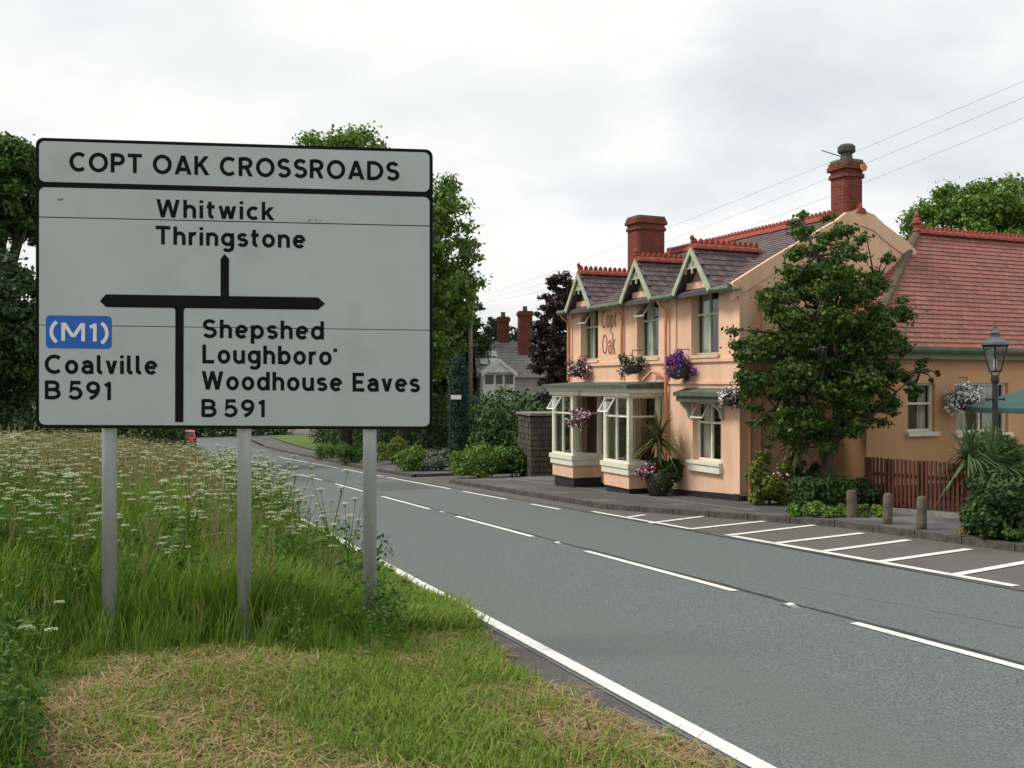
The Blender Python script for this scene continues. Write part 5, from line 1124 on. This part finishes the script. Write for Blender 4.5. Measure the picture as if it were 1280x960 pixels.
def parsley_mesh(h=1.15, umbels=6, lf=34):
    st_ = MB(); um = MB(); le = MB()
    for j in range(umbels):
        b = random.uniform(0, 6.28); q = random.uniform(.05, .26); hh = h*random.uniform(.6, 1.05); top = Vector((math.cos(b)*q, math.sin(b)*q, hh))
        st_.tube([(0,0,h*random.uniform(.0,.5)), (top.x*.35, top.y*.35, hh*.62), top-Vector((0,0,.05))], [.006,.0045,.0028], 4, False)
        Ru = random.uniform(.028, .058); k_n = 15
        for k_ in range(k_n):
            a = 2.4*k_; rr = Ru*math.sqrt((k_+.5)/k_n); c = top+Vector((rr*math.cos(a), rr*math.sin(a), -.25*rr*rr/Ru)); st_.tube([top-Vector((0,0,.05)), c], .0009, 3, False)
            for e in range(6):
                a2 = random.uniform(0, 6.28); r2 = Ru*.24*math.sqrt(random.random()); z2 = random.uniform(-.002,.003); p_ = c+Vector((r2*math.cos(a2), r2*math.sin(a2), z2)); s = random.uniform(.0035,.0062); a3 = random.uniform(0, 1.57)
                um.quad(*[p_+Vector((s*math.cos(a3+t_), s*math.sin(a3+t_), random.uniform(-.002,.002))) for t_ in (0,1.57,3.14,4.71)])
    for j in range(lf):
        b = random.uniform(0, 6.28); z0 = random.uniform(.1, h*.75); Lg = random.uniform(.10,.24)*(1-.4*z0/h); o_ = Vector((0,0,z0)); dr = Vector((math.cos(b), math.sin(b), random.uniform(-.1,.6))).normalized(); sd_ = Vector((-math.sin(b), math.cos(b), 0))
        for k_ in range(5):
            c = o_+dr*Lg*(.35+k_*.17)
            for s in (-1, 1):
                e = c+sd_*s*Lg*.32*(1-k_*.15)+dr*Lg*.12; m_ = (c+e)/2; w = dr*.013; le.quad(c, m_+w, e, m_-w)
    n1 = len(st_.f); n2 = len(um.f); st_.add(um.v, um.f); st_.add(le.v, le.f); me = st_.mesh('parsley', [TALLG, UMB, leafmat('fern_leaf', [(0.05,0.12,0.014),(0.10,0.20,0.024),(0.16,0.26,0.045)], .3, .6, .2, True)])
    mi = np.zeros(len(me.polygons), np.int32); mi[n1:n1+n2] = 1; mi[n1+n2:] = 2; me.polygons.foreach_set('material_index', mi); return me
pars = [srcobj('parsley_%d' % i, parsley_mesh()) for i in range(5)]
weed = []
for i in range(4):
    P, nn = blobcloud([(0,0,.22,.2),(.1,.05,.45,.16),(-.08,-.05,.6,.12)], 150, .6, 1); V, F = kites(P, nn, .055*(.6+.8*RNG.random(150)), .5); weed.append(srcobj('weed_%d' % i, npmesh('weed', V, F, leafmat('weed_leaf', [(0.028,0.078,0.012),(0.055,0.13,0.02),(0.09,0.18,0.03)], .25, .6, .2, True))))
def vz(a, o): return -H+prof(a)+verge(a, o)
def pnoise(x, y): return .5+.25*math.sin(x*1.7+1.3*math.sin(y*1.1))+.25*math.sin(y*2.3+1.7*math.sin(x*.9+2))
def tallness(a, o):
    """0 = mown strip, 1 = tall growth"""
    Y = DV.y*a+NV.y*o; X = DV.x*a+NV.x*o                                   # the growth starts at the foot of the sign
    f = sstep(Y, 7.15+.2*math.sin(X*2.1), 8.3+.2*math.sin(X*3.3))
    eo = 2.0+.18*math.sin(a*.8)+.2*sstep(a, 9, 14)
    return f*sstep(-o, -eo-.35, -eo+.3)
S_, T_, W_, D_, Pp, Wd = [], [], [], [], [], []
ri = random.random
def add(lst, a, o, sc, n, tilt=.12): p = AO(a, o); lst.append((p.x, p.y, vz(a, o)-.01, sc, ri()*6.28, (ri()-.5)*2*tilt, int(ri()*n)))
# near mown turf
for _ in range(26000):
    a = 3.2+ri()*ri()*0+ri()*7.5; o = -6+ri()*8.75
    if o > rag(a)+.0: continue
    tl = tallness(a, o)
    if tl > .6: continue
    dry = pnoise(a*1.0, o*1.3)+.55*sstep(-o, -1.7, -.4)*sstep(-a, -8.2, -7.2)-.12+.25*(ri()-.5)
    dry += .14*sstep(-(DV.y*a+NV.y*o), -6.7, -6.0)*sstep(-o, -2.3, -1.2)
    if dry > .50+.22*(ri()-.5):
        if ri() < .85: add(W_, a, o, .7+.6*ri(), 4, .2)
        if ri() < .22: add(S_, a, o, .6+.9*ri(), 5)
    else:
        add(S_, a, o, .6+.75*ri()+.4*tl, 5)
        if ri() < .18: add(W_, a, o, .7+.5*ri(), 4, .2)
# verge strip beside the road further on
for _ in range(16000):
    a = 8+30*ri()**1.4; o = 2.72-1.6*ri()**1.3
    if o > rag(a)+.03 or tallness(a, o) > .7: continue
    add(S_, a, o, 1.0+1.2*ri(), 5)
# tall growth
for _ in range(38000):
    a = 7+35*ri()**1.7; o = 2.6-16*ri()**1.25
    if o > rag(a)-.05 or ri() > tallness(a, o): continue
    k_ = .80+.34*sstep(a, 9, 13)+.34*(ri()-.3)
    k_ *= (.55+.45*sstep(-o, -2.3, -.6))*(.35+.65*tallness(a, o))
    add(T_, a, o, k_*1.05, 5)
    if ri() < .05*sstep(a, 10, 14): add(D_, a, o, k_*1.02, 4)
    elif ri() < .03: add(D_, a, o, k_*.95, 4)
    if ri() < .05+.07*sstep(a, 10, 14)*sstep(-o,-1,1): add(Wd, a, o, .6+.55*ri(), 4)
for _ in range(17000):
    a = 9.3+34*ri()**1.55; o = 2.1-15*ri()**1.1
    if ri() > tallness(a, o)*(.10+.90*sstep(a-.55*max(0, -o)*0, 10.2, 13.5)): continue
    if ri() < .06+.58*sstep(o, -3.0, 1.6): continue
    if pnoise(a*.55+3, o*.7) < .06+.28*ri(): continue
    add(Pp, a, o, .72+.48*ri(), 5)
# nearer left corner: nettles and rank growth
for _ in range(1100):
    X = -2.3-3.2*ri(); Y = 4.6+4*ri(); a = along(X, Y); o = off(X, Y)
    if X/Y > -.50-.03*ri(): continue
    add(Wd, a, o, (.42+.4*ri())*(1 if Y < 7 else .8), 4)
    if ri() < .6: add(T_, a, o, .45+.3*ri(), 5)
vg = scatter('mown_grass', S_, short, 'short mown green grass on the verge before the sign')
scatter('dry_straw', W_, straw, 'dry tan straw and cuttings lying on the mown verge')
scatter('tall_grass', T_, tall, 'tall green grass growing behind and between the sign posts')
scatter('seeding_grass', D_, seeds, 'tan seed heads of grasses among the white flowers')
scatter('cow_parsley', Pp, pars, 'mass of white cow parsley flowers on the left bank behind the sign')
scatter('leafy_weeds', Wd, weed, 'dark leafy weeds and nettles at the left and under the flowers')
# single flowering stems that stand clear of the mass
for i, (px, py, Y, sc, lab) in enumerate([(362, 588, 15.5, 1.05, 'tall white-flowered stem right of the middle post, against the road'), (345, 600, 14, .95, 'shorter white-flowered stem just right of the middle post'), (275, 590, 15, 1.0, 'white-flowered stem standing left of the middle post against the road'),
        (42, 655, 8.8, .9, 'large white flower head standing out at the left edge'), (46, 742, 6.9, .62, 'low white flower head near the left corner above the straw')]):
    q = atY(px, py, Y); a, o = along(q.x, q.y), off(q.x, q.y); zz = vz(a, o); h = q.z-zz
    me = parsley_mesh(max(.35, h), 3 if i != 3 else 2, 14); ob = link('cow_parsley_stem', me, None, (q.x, q.y, zz)); ob['label'] = lab; ob['category'] = 'wild flower'
bpy.context.view_layer.update()
